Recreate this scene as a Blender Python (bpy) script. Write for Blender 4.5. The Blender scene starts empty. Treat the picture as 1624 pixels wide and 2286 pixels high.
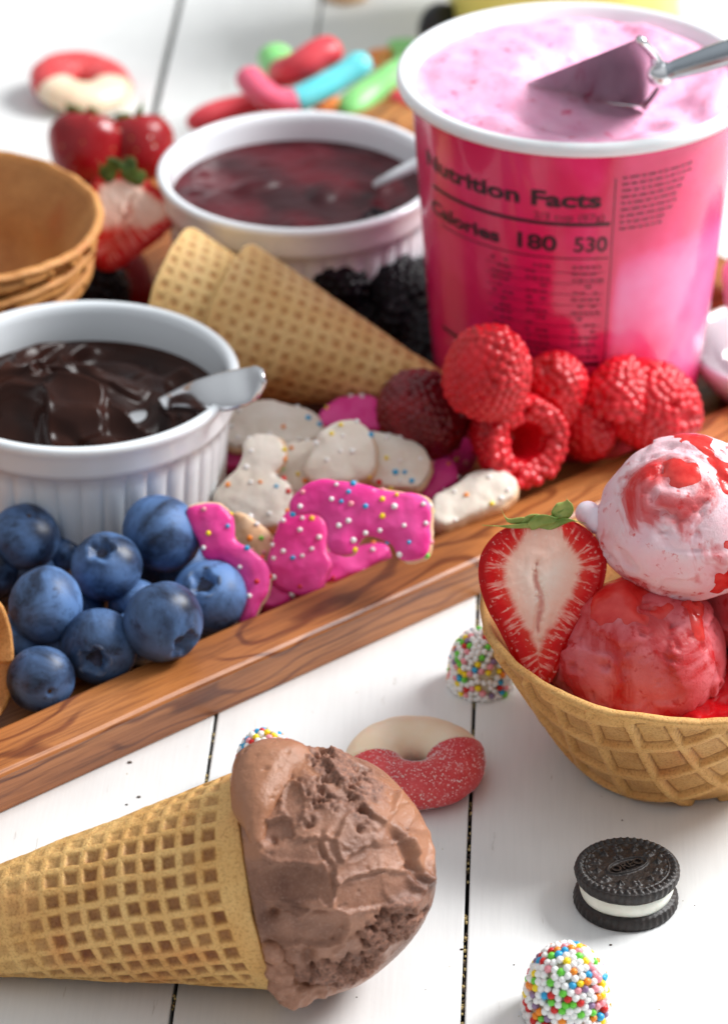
import bpy, bmesh, math, random
import numpy as np
from mathutils import Matrix, Vector, Euler

# ------------------------------------------------------------------ camera, world, light
SC = bpy.context.scene
COL = SC.collection
MM = 0.001
CAM_H, FPX, PITCH = 500.0, 7870.0, math.radians(30.8)

cam = bpy.data.cameras.new('camera')
cam_o = bpy.data.objects.new('camera', cam)
COL.objects.link(cam_o)
cam_o.location = (0, 0, CAM_H * MM)
cam_o.rotation_euler = (math.pi / 2 - PITCH, 0, 0)
cam.sensor_fit = 'VERTICAL'
cam.sensor_height = 36
cam.lens = 36 * FPX / 2286.0
cam.clip_start = 0.05
cam.clip_end = 50
cam.dof.use_dof = True
cam.dof.focus_distance = 0.815
cam.dof.aperture_fstop = cam.lens / 8.0
cam.dof.aperture_blades = 0
SC.camera = cam_o

SC.view_settings.view_transform = 'Standard'
SC.view_settings.look = 'None'
SC.view_settings.exposure = 0.16
SC.view_settings.gamma = 1.0
SC.cycles.use_denoising = True
SC.cycles.max_bounces = 8
SC.cycles.diffuse_bounces = 4
SC.cycles.glossy_bounces = 4
SC.cycles.transmission_bounces = 4
SC.cycles.caustics_reflective = False
SC.cycles.caustics_refractive = False
SC.cycles.sample_clamp_indirect = 6

W = bpy.data.worlds.new('World')
SC.world = W
W.use_nodes = True
wn, wl = W.node_tree.nodes, W.node_tree.links
bg = wn['Background']
tc = wn.new('ShaderNodeTexCoord')
sp = wn.new('ShaderNodeSeparateXYZ')
rp = wn.new('ShaderNodeValToRGB')
wl.new(tc.outputs['Generated'], sp.inputs[0])
wl.new(sp.outputs['Z'], rp.inputs[0])
wl.new(rp.outputs[0], bg.inputs[0])
rp.color_ramp.elements[0].position = 0.0
rp.color_ramp.elements[0].color = (0.36, 0.37, 0.39, 1)
rp.color_ramp.elements[1].position = 0.9
rp.color_ramp.elements[1].color = (0.93, 0.965, 1.0, 1)
bg.inputs[1].default_value = 0.68


def area(name, loc, target, sx, sy, power, color):
    l = bpy.data.lights.new(name, 'AREA')
    l.shape = 'RECTANGLE'
    l.size, l.size_y, l.energy, l.color = sx * MM, sy * MM, power, color
    o = bpy.data.objects.new(name, l)
    COL.objects.link(o)
    o.location = Vector(loc) * MM
    d = Vector(target) - Vector(loc)
    o.rotation_euler = d.to_track_quat('-Z', 'Y').to_euler()
    return o


area('window_light', (1150, 1230, 1080), (0, 820, 0), 720, 620, 41, (1.0, 1.0, 1.0))


# ------------------------------------------------------------------ helpers
def at(px, py, z=0.0):
    """point of the place (mm) at height z seen at that spot of the photograph"""
    u = (px - 812) / FPX
    v = -(py - 1143) / FPX
    d = (u, math.cos(PITCH) + v * math.sin(PITCH), -math.sin(PITCH) + v * math.cos(PITCH))
    t = (z - CAM_H) / d[2]
    return Vector((d[0] * t, d[1] * t, z))


def scale_at(px, py, z=0.0):
    u = (px - 812) / FPX
    v = -(py - 1143) / FPX
    t = (z - CAM_H) / (-math.sin(PITCH) + v * math.cos(PITCH))
    return FPX / t


def elev(py):
    return PITCH + math.atan((py - 1143) / FPX)


def srgb(r, g, b):
    f = lambda c: (c / 255 / 12.92) if c / 255 <= 0.04045 else ((c / 255 + 0.055) / 1.055) ** 2.4
    return (f(r), f(g), f(b), 1.0)


_rs = {}


def _grad(seed):
    if seed not in _rs:
        r = np.random.RandomState(seed)
        perm = r.permutation(512)
        g = r.normal(size=(512, 3))
        g /= np.linalg.norm(g, axis=1)[:, None]
        _rs[seed] = (perm, g)
    return _rs[seed]


def gnoise(P, seed=0):
    perm, G = _grad(seed)
    P = np.asarray(P, float)
    I = np.floor(P).astype(int)
    Fr = P - I
    U = Fr * Fr * Fr * (Fr * (Fr * 6 - 15) + 10)
    out = np.zeros(len(P))
    for dx in (0, 1):
        for dy in (0, 1):
            for dz in (0, 1):
                h = perm[(perm[(perm[(I[:, 0] + dx) & 511] + I[:, 1] + dy) & 511] + I[:, 2] + dz) & 511]
                g = G[h]
                dot = g[:, 0] * (Fr[:, 0] - dx) + g[:, 1] * (Fr[:, 1] - dy) + g[:, 2] * (Fr[:, 2] - dz)
                w = (U[:, 0] if dx else 1 - U[:, 0]) * (U[:, 1] if dy else 1 - U[:, 1]) * (U[:, 2] if dz else 1 - U[:, 2])
                out += dot * w
    return out * 1.5


def fbm(P, freq, octv=3, seed=0, gain=0.5):
    P = np.asarray(P, float)
    s = np.zeros(len(P))
    a = 1.0
    for k in range(octv):
        s += a * gnoise(P * freq * (2 ** k) + 17.3 * k, seed + k)
        a *= gain
    return s


def sstep(a, b, x):
    t = np.clip((x - a) / (b - a), 0, 1)
    return t * t * (3 - 2 * t)


def mesh(name, V, F, mat=None, parent=None, smooth=True, loc=None, rot=None, attrs=None, mats=None, fm=None):
    """one mesh object; V in mm"""
    V = np.asarray(V, float) * MM
    me = bpy.data.meshes.new(name)
    me.from_pydata(V.tolist() if len(V) < 1 else V, [], F if isinstance(F, list) else F.tolist())
    if smooth:
        me.polygons.foreach_set('use_smooth', np.ones(len(me.polygons), bool))
    if attrs:
        for k, a in attrs.items():
            at_ = me.attributes.new(k, 'FLOAT', 'POINT')
            at_.data.foreach_set('value', np.asarray(a, np.float32))
    for m in (mats or ([mat] if mat else [])):
        me.materials.append(m)
    if fm is not None:
        me.polygons.foreach_set('material_index', np.asarray(fm, np.int32))
    me.update()
    return link(name, me, parent, loc, rot)


def link(name, me, parent=None, loc=None, rot=None):
    o = bpy.data.objects.new(name, me)
    COL.objects.link(o)
    if parent is not None:
        o.parent = parent
    if loc is not None:
        o.location = Vector(loc) * MM
    if rot is not None:
        if isinstance(rot, Matrix):
            o.rotation_euler = rot.to_euler()
        else:
            o.rotation_euler = rot
    return o


def tag(o, label=None, cat=None, group=None, kind=None):
    if label:
        o['label'] = label
    if cat:
        o['category'] = cat
    if group:
        o['group'] = group
    if kind:
        o['kind'] = kind
    return o


def thing(name, label, cat, loc=(0, 0, 0), rot=None, group=None):
    return tag(link(name, None, None, loc, rot), label, cat, group)


def copy_tree(src, parent=None):
    c = src.copy()
    COL.objects.link(c)
    if parent is not None:
        c.parent = parent
    for ch in list(src.children):
        copy_tree(ch, c)
    return c


def grid_faces(nu, nv, wrap_u=False, wrap_v=False, flip=False):
    """vertex index = i*nv + j"""
    iu = np.arange(nu if wrap_u else nu - 1)
    jv = np.arange(nv if wrap_v else nv - 1)
    I, J = np.meshgrid(iu, jv, indexing='ij')
    a = I * nv + J
    b = ((I + 1) % nu) * nv + J
    c = ((I + 1) % nu) * nv + (J + 1) % nv
    d = I * nv + (J + 1) % nv
    Q = np.stack([a, b, c, d] if not flip else [a, d, c, b], -1).reshape(-1, 4)
    return Q


def revolve(profile, n=96, rmod=None, caps=False):
    """profile list of (r,z) going from the outside bottom upwards; faces point outwards"""
    pr = np.array(profile, float)
    ph = np.linspace(0, 2 * math.pi, n, endpoint=False)
    R = np.repeat(pr[None, :, 0], n, 0)
    Z = np.repeat(pr[None, :, 1], n, 0)
    if rmod is not None:
        R = rmod(R, Z, ph[:, None])
    V = np.stack([R * np.cos(ph)[:, None], R * np.sin(ph)[:, None], Z], -1).reshape(-1, 3)
    F = grid_faces(n, len(pr), wrap_u=True).tolist()
    if caps:
        m = len(pr)
        F.append([i * m for i in range(n - 1, -1, -1)])
        F.append([i * m + m - 1 for i in range(n)])
    return V, F


def ico(sub):
    bm = bmesh.new()
    bmesh.ops.create_icosphere(bm, subdivisions=sub, radius=1)
    V = np.array([v.co[:] for v in bm.verts])
    F = np.array([[v.index for v in f.verts] for f in bm.faces])
    bm.free()
    return V, F


_ico = {}


def icos(sub):
    if sub not in _ico:
        _ico[sub] = ico(sub)
    V, F = _ico[sub]
    return V.copy(), F.copy()


def join(parts):
    Vs, Fs, off = [], [], 0
    for V, F in parts:
        Vs.append(np.asarray(V, float))
        Fs += [[i + off for i in f] for f in (F if isinstance(F, list) else F.tolist())]
        off += len(V)
    return np.concatenate(Vs), Fs


def remesh(V, F, voxel, smooth=6, factor=0.5):
    """voxel union of closed shapes, relaxed; returns mm arrays"""
    me = bpy.data.meshes.new('tmp')
    me.from_pydata((np.asarray(V, float)).tolist(), [], F if isinstance(F, list) else F.tolist())
    o = bpy.data.objects.new('tmp', me)
    COL.objects.link(o)
    m = o.modifiers.new('r', 'REMESH')
    m.mode = 'VOXEL'
    m.voxel_size = voxel
    if smooth:
        s = o.modifiers.new('s', 'SMOOTH')
        s.iterations = smooth
        s.factor = factor
    dg = bpy.context.evaluated_depsgraph_get()
    ev = o.evaluated_get(dg)
    e = ev.to_mesh()
    n = len(e.vertices)
    Vo = np.empty(n * 3)
    e.vertices.foreach_get('co', Vo)
    Vo = Vo.reshape(-1, 3)
    No = np.empty(n * 3)
    e.vertices.foreach_get('normal', No)
    No = No.reshape(-1, 3)
    Fo = [list(p.vertices) for p in e.polygons]
    ev.to_mesh_clear()
    bpy.data.objects.remove(o)
    bpy.data.meshes.remove(me)
    return Vo, Fo, No


def ball(c, r, sub=3, sc=(1, 1, 1)):
    V, F = icos(sub)
    return V * np.array(sc) * r + np.array(c), F


def tube(pts, rads, n=12, flat=1.0, up=(0, 0, 1)):
    """closed tube along pts (mm) with elliptical section"""
    P = np.array(pts, float)
    T = np.gradient(P, axis=0)
    T /= np.linalg.norm(T, axis=1)[:, None]
    rads = np.broadcast_to(np.array(rads, float), (len(P),))
    up = np.array(up, float)
    V = []
    for p, t, r in zip(P, T, rads):
        s = np.cross(t, up)
        s /= max(np.linalg.norm(s), 1e-9)
        u = np.cross(s, t)
        for k in range(n):
            a = 2 * math.pi * k / n
            V.append(p + s * math.cos(a) * r + u * math.sin(a) * r * flat)
    F = grid_faces(len(P), n, wrap_v=True, flip=False).tolist()
    F.append(list(range(n)))
    F.append([(len(P) - 1) * n + k for k in range(n - 1, -1, -1)])
    return np.array(V), F


def spline(pts, n=60, closed=False):
    """Catmull-Rom through pts"""
    P = np.array(pts, float)
    m = len(P)
    out = []
    segs = m if closed else m - 1
    for i in range(segs):
        if closed:
            p0, p1, p2, p3 = P[(i - 1) % m], P[i], P[(i + 1) % m], P[(i + 2) % m]
        else:
            p0, p1, p2, p3 = P[max(i - 1, 0)], P[i], P[i + 1], P[min(i + 2, m - 1)]
        k = max(2, n // segs)
        for j in range(k):
            t = j / k
            out.append(0.5 * ((2 * p1) + (-p0 + p2) * t + (2 * p0 - 5 * p1 + 4 * p2 - p3) * t * t + (-p0 + 3 * p1 - 3 * p2 + p3) * t ** 3))
    if not closed:
        out.append(P[-1])
    return np.array(out)


def facing(px, py, z, tilt, roll=0.0):
    """frame of a piece leaning back: its face normal is turned from straight up towards the viewer by tilt"""
    t = math.radians(tilt)
    o = at(px, py, z)
    R = Matrix(((1, 0, 0), (0, math.cos(t), -math.sin(t)), (0, math.sin(t), math.cos(t))))
    if roll:
        R = R @ Matrix.Rotation(math.radians(roll), 3, 'Z')
    return o, R


def unproject(outline, cx, cy, z, tilt):
    s = scale_at(cx, cy, z)
    ky = math.sin(math.radians(tilt) + elev(cy))
    return np.array([((x - cx) / s, -(y - cy) / (s * ky)) for x, y in outline])


def slab(out2, z0, z1):
    """closed prism on a 2D outline"""
    n = len(out2)
    area2 = sum(out2[i][0] * out2[(i + 1) % n][1] - out2[(i + 1) % n][0] * out2[i][1] for i in range(n))
    P = out2 if area2 > 0 else out2[::-1]
    V = [(x, y, z0) for x, y in P] + [(x, y, z1) for x, y in P]
    F = [list(range(n - 1, -1, -1)), list(range(n, 2 * n))]
    for i in range(n):
        j = (i + 1) % n
        F.append([i, j, n + j, n + i])
    return np.array(V), F


def rotz(a):
    return Matrix.Rotation(a, 3, 'Z')


# ------------------------------------------------------------------ materials
class NT:
    def __init__(self, name):
        self.m = bpy.data.materials.new(name)
        self.m.use_nodes = True
        self.t = self.m.node_tree
        self.n, self.l = self.t.nodes, self.t.links
        self.b = self.n['Principled BSDF']
        self._co = None

    def new(self, ty, **kw):
        x = self.n.new(ty)
        for k, v in kw.items():
            setattr(x, k, v)
        return x

    def set(self, **kw):
        for k, v in kw.items():
            self.b.inputs[k.replace('_', ' ')].default_value = v
        return self

    def co(self, scale=(1, 1, 1), rnd=True, rot=(0, 0, 0)):
        """object coordinates in millimetres, shifted per object"""
        tc = self.new('ShaderNodeTexCoord')
        mp = self.new('ShaderNodeMapping')
        mp.inputs['Scale'].default_value = [1000 * s for s in scale]
        mp.inputs['Rotation'].default_value = rot
        self.l.new(tc.outputs['Object'], mp.inputs['Vector'])
        if not rnd:
            return mp.outputs[0]
        oi = self.new('ShaderNodeObjectInfo')
        mu = self.new('ShaderNodeMath', operation='MULTIPLY')
        mu.inputs[1].default_value = 237.0
        self.l.new(oi.outputs['Random'], mu.inputs[0])
        va = self.new('ShaderNodeVectorMath', operation='ADD')
        self.l.new(mp.outputs[0], va.inputs[0])
        self.l.new(mu.outputs[0], va.inputs[1])
        return va.outputs[0]

    def noise(self, co, scale, detail=3, rough=0.5, dist=0.0):
        x = self.new('ShaderNodeTexNoise')
        self.l.new(co, x.inputs['Vector'])
        x.inputs['Scale'].default_value = scale
        x.inputs['Detail'].default_value = detail
        x.inputs['Roughness'].default_value = rough
        x.inputs['Distortion'].default_value = dist
        return x.outputs['Fac']

    def voro(self, co, scale, feature='F1', out='Distance'):
        x = self.new('ShaderNodeTexVoronoi', feature=feature)
        self.l.new(co, x.inputs['Vector'])
        x.inputs['Scale'].default_value = scale
        return x.outputs[out]

    def ramp(self, fac, stops):
        x = self.new('ShaderNodeValToRGB')
        e = x.color_ramp.elements
        e[0].position, e[0].color = stops[0]
        e[1].position, e[1].color = stops[-1]
        for p, c in stops[1:-1]:
            k = e.new(p)
            k.color = c
        self.l.new(fac, x.inputs[0])
        return x.outputs[0]

    def mix(self, fac, a, b, blend='MIX'):
        x = self.new('ShaderNodeMix', data_type='RGBA', blend_type=blend)
        for s, v in ((0, fac), (6, a), (7, b)):
            if hasattr(v, 'links') or hasattr(v, 'is_linked'):
                self.l.new(v, x.inputs[s])
            else:
                x.inputs[s].default_value = v
        return x.outputs[2]

    def math(self, op, a, b=None, clamp=False):
        x = self.new('ShaderNodeMath', operation=op, use_clamp=clamp)
        for s, v in ((0, a), (1, b)):
            if v is None:
                continue
            if hasattr(v, 'is_linked'):
                self.l.new(v, x.inputs[s])
            else:
                x.inputs[s].default_value = v
        return x.outputs[0]

    def attr(self, name):
        x = self.new('ShaderNodeAttribute', attribute_name=name)
        return x.outputs['Fac']

    def bump(self, h, dist_mm=0.2, strength=0.5):
        x = self.new('ShaderNodeBump')
        x.inputs['Strength'].default_value = strength
        x.inputs['Distance'].default_value = dist_mm * MM
        self.l.new(h, x.inputs['Height'])
        if self.b.inputs['Normal'].is_linked:
            self.l.new(self.b.inputs['Normal'].links[0].from_socket, x.inputs['Normal'])
        self.l.new(x.outputs[0], self.b.inputs['Normal'])
        return self

    def to(self, out, inp):
        self.l.new(out, self.b.inputs[inp])
        return self


G1 = lambda v: (v, v, v, 1)


def simple(name, c1, c2, scale=0.2, rough=0.5, sss=0.0, ssr=(2, 1, 1), bump=None, coat=0.0, lo=0.35, hi=0.65, detail=4, spec=0.5):
    t = NT(name)
    co = t.co()
    t.to(t.ramp(t.noise(co, scale, detail), [(lo, c1), (hi, c2)]), 'Base Color')
    t.set(Roughness=rough, Coat_Weight=coat, Specular_IOR_Level=spec)
    if sss:
        t.set(Subsurface_Weight=sss, Subsurface_Radius=ssr, Subsurface_Scale=MM)
    if bump:
        for sc, d, s in bump:
            t.bump(t.noise(co, sc, 3), d, s)
    return t.m


def make_paint():
    t = NT('white_table_paint')
    co = t.co((1, 1, 1))
    cs = t.co((1, 0.06, 1))
    base = t.ramp(t.noise(co, 0.02, 3), [(0.3, srgb(222, 223, 222)), (0.7, srgb(232, 233, 232))])
    streak = t.ramp(t.noise(cs, 0.9, 4, 0.6), [(0.35, G1(0.97)), (0.6, G1(1))])
    c = t.mix(1.0, base, streak, 'MULTIPLY')
    spots = t.ramp(t.noise(co, 0.33, 2, 0.4), [(0.15, srgb(150, 140, 125)), (0.22, G1(1))])
    c = t.mix(1.0, c, spots, 'MULTIPLY')
    fine = t.ramp(t.voro(co, 0.055), [(0.012, srgb(120, 112, 100)), (0.022, G1(1))])
    c = t.mix(0.7, c, fine, 'MULTIPLY')
    t.to(c, 'Base Color')
    t.to(t.ramp(t.noise(co, 0.08, 3), [(0.3, G1(0.32)), (0.7, G1(0.5))]), 'Roughness')
    worn = t.ramp(t.noise(t.co((1, 0.10, 1)), 0.35, 5, 0.7), [(0.27, srgb(196, 190, 180)), (0.34, G1(1))])
    t.to(t.mix(0.8, c, worn, 'MULTIPLY'), 'Base Color')
    t.bump(t.noise(cs, 0.8, 4, 0.6), 0.10, 0.5)
    t.bump(t.noise(co, 0.12, 3), 0.3, 0.25)
    return t.m


def make_wood(name, rings=True):
    t = NT(name)
    co = t.co((1, 1, 1), rnd=False)
    # grain lines running along x, warped by a slow noise
    warp = t.noise(t.co((0.02, 0.045, 0.045), rnd=False), 1.0, 2)
    sx = t.new('ShaderNodeSeparateXYZ')
    t.l.new(co, sx.inputs[0])
    line = t.math('ADD', t.math('MULTIPLY', sx.outputs['Y'], 0.10), t.math('MULTIPLY', sx.outputs['Z'], 0.16))
    line = t.math('ADD', line, t.math('MULTIPLY', warp, 4.5))
    ringsv = t.math('SINE', t.math('MULTIPLY', line, 6.5))
    r01 = t.math('ADD', t.math('MULTIPLY', ringsv, 0.5), 0.5)
    fib = t.noise(t.co((0.05, 1.6, 1.6), rnd=False), 1.0, 4, 0.65)
    base = t.ramp(t.noise(t.co((0.01, 0.06, 0.06), rnd=False), 1.0, 3), [(0.3, srgb(138, 80, 40)), (0.5, srgb(174, 108, 56)), (0.75, srgb(198, 134, 78))])
    dark = t.ramp(r01, [(0.80, G1(1)), (0.98, srgb(150, 108, 84))])
    patch = t.ramp(t.noise(t.co((0.02, 0.05, 0.05), rnd=False), 1.0, 2), [(0.36, G1(0)), (0.50, G1(1))])
    c = t.mix(t.math('MULTIPLY', patch, 0.75), base, dark, 'MULTIPLY')
    dark2 = t.ramp(fib, [(0.32, srgb(150, 125, 112)), (0.55, G1(1))])
    c = t.mix(0.75, c, dark2, 'MULTIPLY')
    t.to(c, 'Base Color')
    t.to(t.ramp(fib, [(0.3, G1(0.5)), (0.7, G1(0.34))]), 'Roughness')
    t.bump(fib, 0.15, 0.4)
    t.bump(t.noise(t.co((0.1, 0.1, 0.1), rnd=False), 1, 2), 0.6, 0.25)
    return t.m


def make_waffle(name, hi, mid, well, rough=0.6):
    t = NT(name)
    co = t.co()
    w = t.attr('well')
    n = t.noise(co, 0.35, 4, 0.6)
    c_hi = t.ramp(t.noise(co, 0.09, 3), [(0.3, mid), (0.68, hi)])
    f = t.math('MULTIPLY', w, t.ramp(n, [(0.25, G1(0.7)), (0.6, G1(1.0))]))
    c = t.mix(f, c_hi, well)
    toast = t.ramp(t.noise(co, 0.045, 3, 0.6), [(0.56, G1(1)), (0.72, srgb(228, 176, 132))])
    c = t.mix(0.8, c, toast, 'MULTIPLY')
    fr = t.ramp(t.noise(co, 1.6, 3, 0.6), [(0.3, srgb(205, 185, 160)), (0.52, G1(1))])
    c = t.mix(0.7, c, fr, 'MULTIPLY')
    t.to(c, 'Base Color')
    t.set(Roughness=rough, Subsurface_Weight=0.15, Subsurface_Radius=(1.5, 0.8, 0.4), Subsurface_Scale=MM)
    t.bump(t.noise(co, 1.8, 3, 0.6), 0.25, 0.5)
    t.bump(t.math('SUBTRACT', 1.0, t.ramp(t.voro(co, 1.1), [(0.12, G1(1)), (0.3, G1(0))])), 0.3, 0.5)
    return t.m


M = {}
M['paint'] = make_paint()
M['under'] = simple('dark_gap', srgb(30, 24, 20), srgb(52, 42, 34), 0.3, 0.9)
M['wood'] = make_wood('tray_wood')
M['waffle'] = make_waffle('waffle_cone', srgb(236, 194, 124), srgb(216, 162, 90), srgb(138, 84, 42))
M['waffle_bowl'] = make_waffle('waffle_bowl_baked', srgb(226, 178, 108), srgb(204, 148, 80), srgb(136, 84, 38))
M['waffle_dark'] = make_waffle('waffle_bowl_toasted', srgb(216, 158, 92), srgb(188, 126, 64), srgb(116, 68, 30))
M['sugar_cone'] = make_waffle('sugar_cone', srgb(242, 208, 144), srgb(234, 192, 122), srgb(200, 146, 84))
M['porcelain'] = simple('white_porcelain', srgb(232, 238, 242), srgb(238, 243, 247), 0.02, 0.12, coat=0.3)
M['metal'] = NT('polished_steel').set(Base_Color=(0.82, 0.83, 0.85, 1), Metallic=1.0, Roughness=0.16).m
M['metal_dark'] = NT('brushed_steel').set(Base_Color=(0.42, 0.46, 0.50, 1), Metallic=1.0, Roughness=0.25).m
M['stick'] = NT('matt_grey_steel').set(Base_Color=(0.50, 0.56, 0.53, 1), Metallic=0.0, Roughness=0.6).m
M['black'] = simple('black_plastic', srgb(18, 18, 20), srgb(28, 28, 30), 0.1, 0.4)


def make_blueberry():
    t = NT('blueberry_skin')
    co = t.co()
    oi = t.new('ShaderNodeObjectInfo')
    bloom = t.ramp(t.noise(co, 0.75, 5, 0.6, 0.4), [(0.38, G1(0.12)), (0.60, G1(1))])
    rub = t.ramp(t.noise(co, 3.0, 4, 0.65), [(0.30, G1(0.35)), (0.44, G1(1))])
    f = t.math('MULTIPLY', bloom, rub)
    f = t.math('MULTIPLY', f, t.math('ADD', t.math('MULTIPLY', oi.outputs['Random'], 0.5), 0.5), clamp=True)
    c = t.mix(f, srgb(10, 14, 32), srgb(94, 130, 182))
    t.to(c, 'Base Color')
    t.to(t.math('ADD', t.math('MULTIPLY', f, 0.25), 0.36), 'Roughness')
    t.set(Specular_IOR_Level=0.35)
    t.bump(t.noise(co, 7.0, 3), 0.1, 0.3)
    return t.m


M['blueberry'] = make_blueberry()
M['calyx'] = simple('blueberry_crown', srgb(50, 60, 88), srgb(112, 134, 168), 3.5, 0.7)
M['calyx_in'] = simple('blueberry_crown_hollow', srgb(22, 24, 38), srgb(62, 68, 94), 4.0, 0.8)
M['raspberry'] = simple('raspberry_red', srgb(182, 4, 20), srgb(216, 20, 38), 0.12, 0.36, sss=0.3, ssr=(2.5, 0.4, 0.5), bump=[(2.2, 0.1, 0.5)])
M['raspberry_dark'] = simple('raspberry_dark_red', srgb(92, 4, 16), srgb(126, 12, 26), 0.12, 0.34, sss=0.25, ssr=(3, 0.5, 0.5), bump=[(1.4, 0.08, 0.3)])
M['rasp_in'] = simple('raspberry_hollow', srgb(170, 10, 20), srgb(205, 30, 40), 0.3, 0.5, sss=0.3)
M['blackberry'] = simple('blackberry_skin', srgb(8, 5, 10), srgb(18, 11, 20), 0.2, 0.4, spec=0.2)
M['straw_skin'] = None


def make_strawskin(nm='strawberry_skin', flesh=(206, 12, 12), seed=(226, 180, 90)):
    t = NT(nm)
    co = t.co()
    seeds = t.ramp(t.voro(co, 0.30), [(0.10, srgb(*seed)), (0.17, srgb(*flesh))])
    n = t.ramp(t.noise(co, 0.08, 2), [(0.3, srgb(196, 90, 90)), (0.6, G1(1))])
    t.to(t.mix(0.5, seeds, n, 'MULTIPLY'), 'Base Color')
    t.set(Roughness=0.25, Subsurface_Weight=0.2, Subsurface_Radius=(2, 0.5, 0.4), Subsurface_Scale=MM)
    t.bump(t.ramp(t.voro(co, 0.30), [(0.08, G1(0)), (0.3, G1(1))]), 0.6, 0.6)
    return t.m


def make_strawcut():
    t = NT('strawberry_cut_face')
    co = t.co()
    e = t.attr('edge')       # 0 at the skin, 1 in the heart
    ray = t.attr('ray')      # runs round the outline
    cb = t.new('ShaderNodeCombineXYZ')
    t.l.new(ray, cb.inputs[0])
    t.l.new(t.math('MULTIPLY', e, 1.2), cb.inputs[1])
    streak = t.noise(cb.outputs[0], 1.0, 3, 0.6)
    e2 = t.math('ADD', e, t.math('MULTIPLY', t.math('SUBTRACT', streak, 0.5), 0.22))
    c = t.ramp(e2, [(0.0, srgb(176, 2, 6)), (0.20, srgb(214, 10, 10)), (0.34, srgb(222, 60, 46)), (0.45, srgb(246, 192, 172)), (0.9, srgb(250, 228, 214))])
    fine = t.ramp(streak, [(0.52, G1(0)), (0.58, G1(0.65)), (0.66, G1(0))])
    band = t.ramp(e, [(0.05, G1(0)), (0.2, G1(1)), (0.45, G1(0.6)), (0.6, G1(0))])
    c = t.mix(t.math('MULTIPLY', fine, band), c, srgb(246, 196, 180))
    s = t.attr('core')
    c = t.mix(t.ramp(s, [(0.3, G1(0)), (0.9, G1(1))]), c, srgb(222, 150, 138))
    spk = t.ramp(t.noise(co, 1.2, 3), [(0.62, G1(0)), (0.72, G1(0.4))])
    c = t.mix(spk, c, srgb(250, 226, 214))
    t.to(c, 'Base Color')
    t.set(Roughness=0.35, Subsurface_Weight=0.15, Subsurface_Radius=(2.5, 1, 0.8), Subsurface_Scale=MM, Specular_IOR_Level=0.25)
    t.bump(t.noise(co, 0.9, 3), 0.25, 0.35)
    t.bump(streak, 0.3, 0.3)
    return t.m


M['straw_skin'] = make_strawskin()
M['straw_cut'] = make_strawcut()
M['straw_deep'] = make_strawskin('strawberry_skin_dark', (150, 6, 20), (196, 130, 60))
M['leaf'] = simple('strawberry_leaf', srgb(96, 132, 48), srgb(160, 176, 92), 0.2, 0.5, sss=0.1)
M['leaf_dark'] = simple('strawberry_leaf_dark', srgb(60, 86, 34), srgb(110, 136, 60), 0.2, 0.5)


def make_choc_ice():
    t = NT('chocolate_ice_cream')
    co = t.co(rnd=False)
    r = t.attr('rough')
    c1 = t.ramp(t.noise(co, 0.07, 4), [(0.3, srgb(98, 58, 40)), (0.68, srgb(178, 128, 102))])
    c2 = t.ramp(t.noise(co, 0.9, 4, 0.7), [(0.3, srgb(78, 46, 34)), (0.65, srgb(156, 108, 86))])
    c = t.mix(r, c1, c2)
    dt = t.attr('tone')
    c = t.mix(dt, c, srgb(112, 70, 52))
    melt = t.attr('melt')
    c = t.mix(melt, c, srgb(168, 116, 86))
    fr = t.ramp(t.noise(co, 2.6, 2, 0.7), [(0.56, G1(0)), (0.70, G1(0.3))])
    c = t.mix(t.math('MULTIPLY', fr, t.math('SUBTRACT', 1.0, melt)), c, srgb(216, 180, 160))
    t.to(c, 'Base Color')
    rr = t.math('ADD', t.math('MULTIPLY', r, 0.25), t.math('MULTIPLY', t.noise(co, 0.15, 2), 0.42), clamp=True)
    rr = t.math('SUBTRACT', t.math('ADD', rr, 0.14), t.math('MULTIPLY', melt, 0.16))
    t.to(rr, 'Roughness')
    t.set(Subsurface_Weight=0.15, Subsurface_Radius=(1.6, 0.9, 0.6), Subsurface_Scale=MM, Specular_IOR_Level=0.45)
    t.bump(t.noise(co, 1.5, 4, 0.7), 0.5, 0.5)
    return t.m


def make_pink_ice(name, base, base2, sauce, thr, sss=0.3, sc=0.055):
    t = NT(name)
    co = t.co()
    n = t.noise(co, sc, 4, 0.6, 0.8)
    c = t.ramp(t.noise(co, 0.12, 4), [(0.3, base), (0.7, base2)])
    f = t.ramp(n, [(thr, G1(0)), (thr + 0.10, G1(0.75)), (thr + 0.2, G1(1))])
    c = t.mix(f, c, sauce)
    sp = t.ramp(t.noise(co, 0.32, 3, 0.6), [(0.60, G1(0)), (0.70, G1(0.85))])
    c = t.mix(sp, c, sauce)
    t.to(c, 'Base Color')
    t.to(t.math('SUBTRACT', 0.5, t.math('MULTIPLY', f, 0.36)), 'Roughness')
    t.set(Subsurface_Weight=sss, Subsurface_Radius=(2.5, 1.2, 1.2), Subsurface_Scale=MM)
    t.bump(t.noise(co, 1.2, 5, 0.7), 0.5, 0.5)
    return t.m


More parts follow.
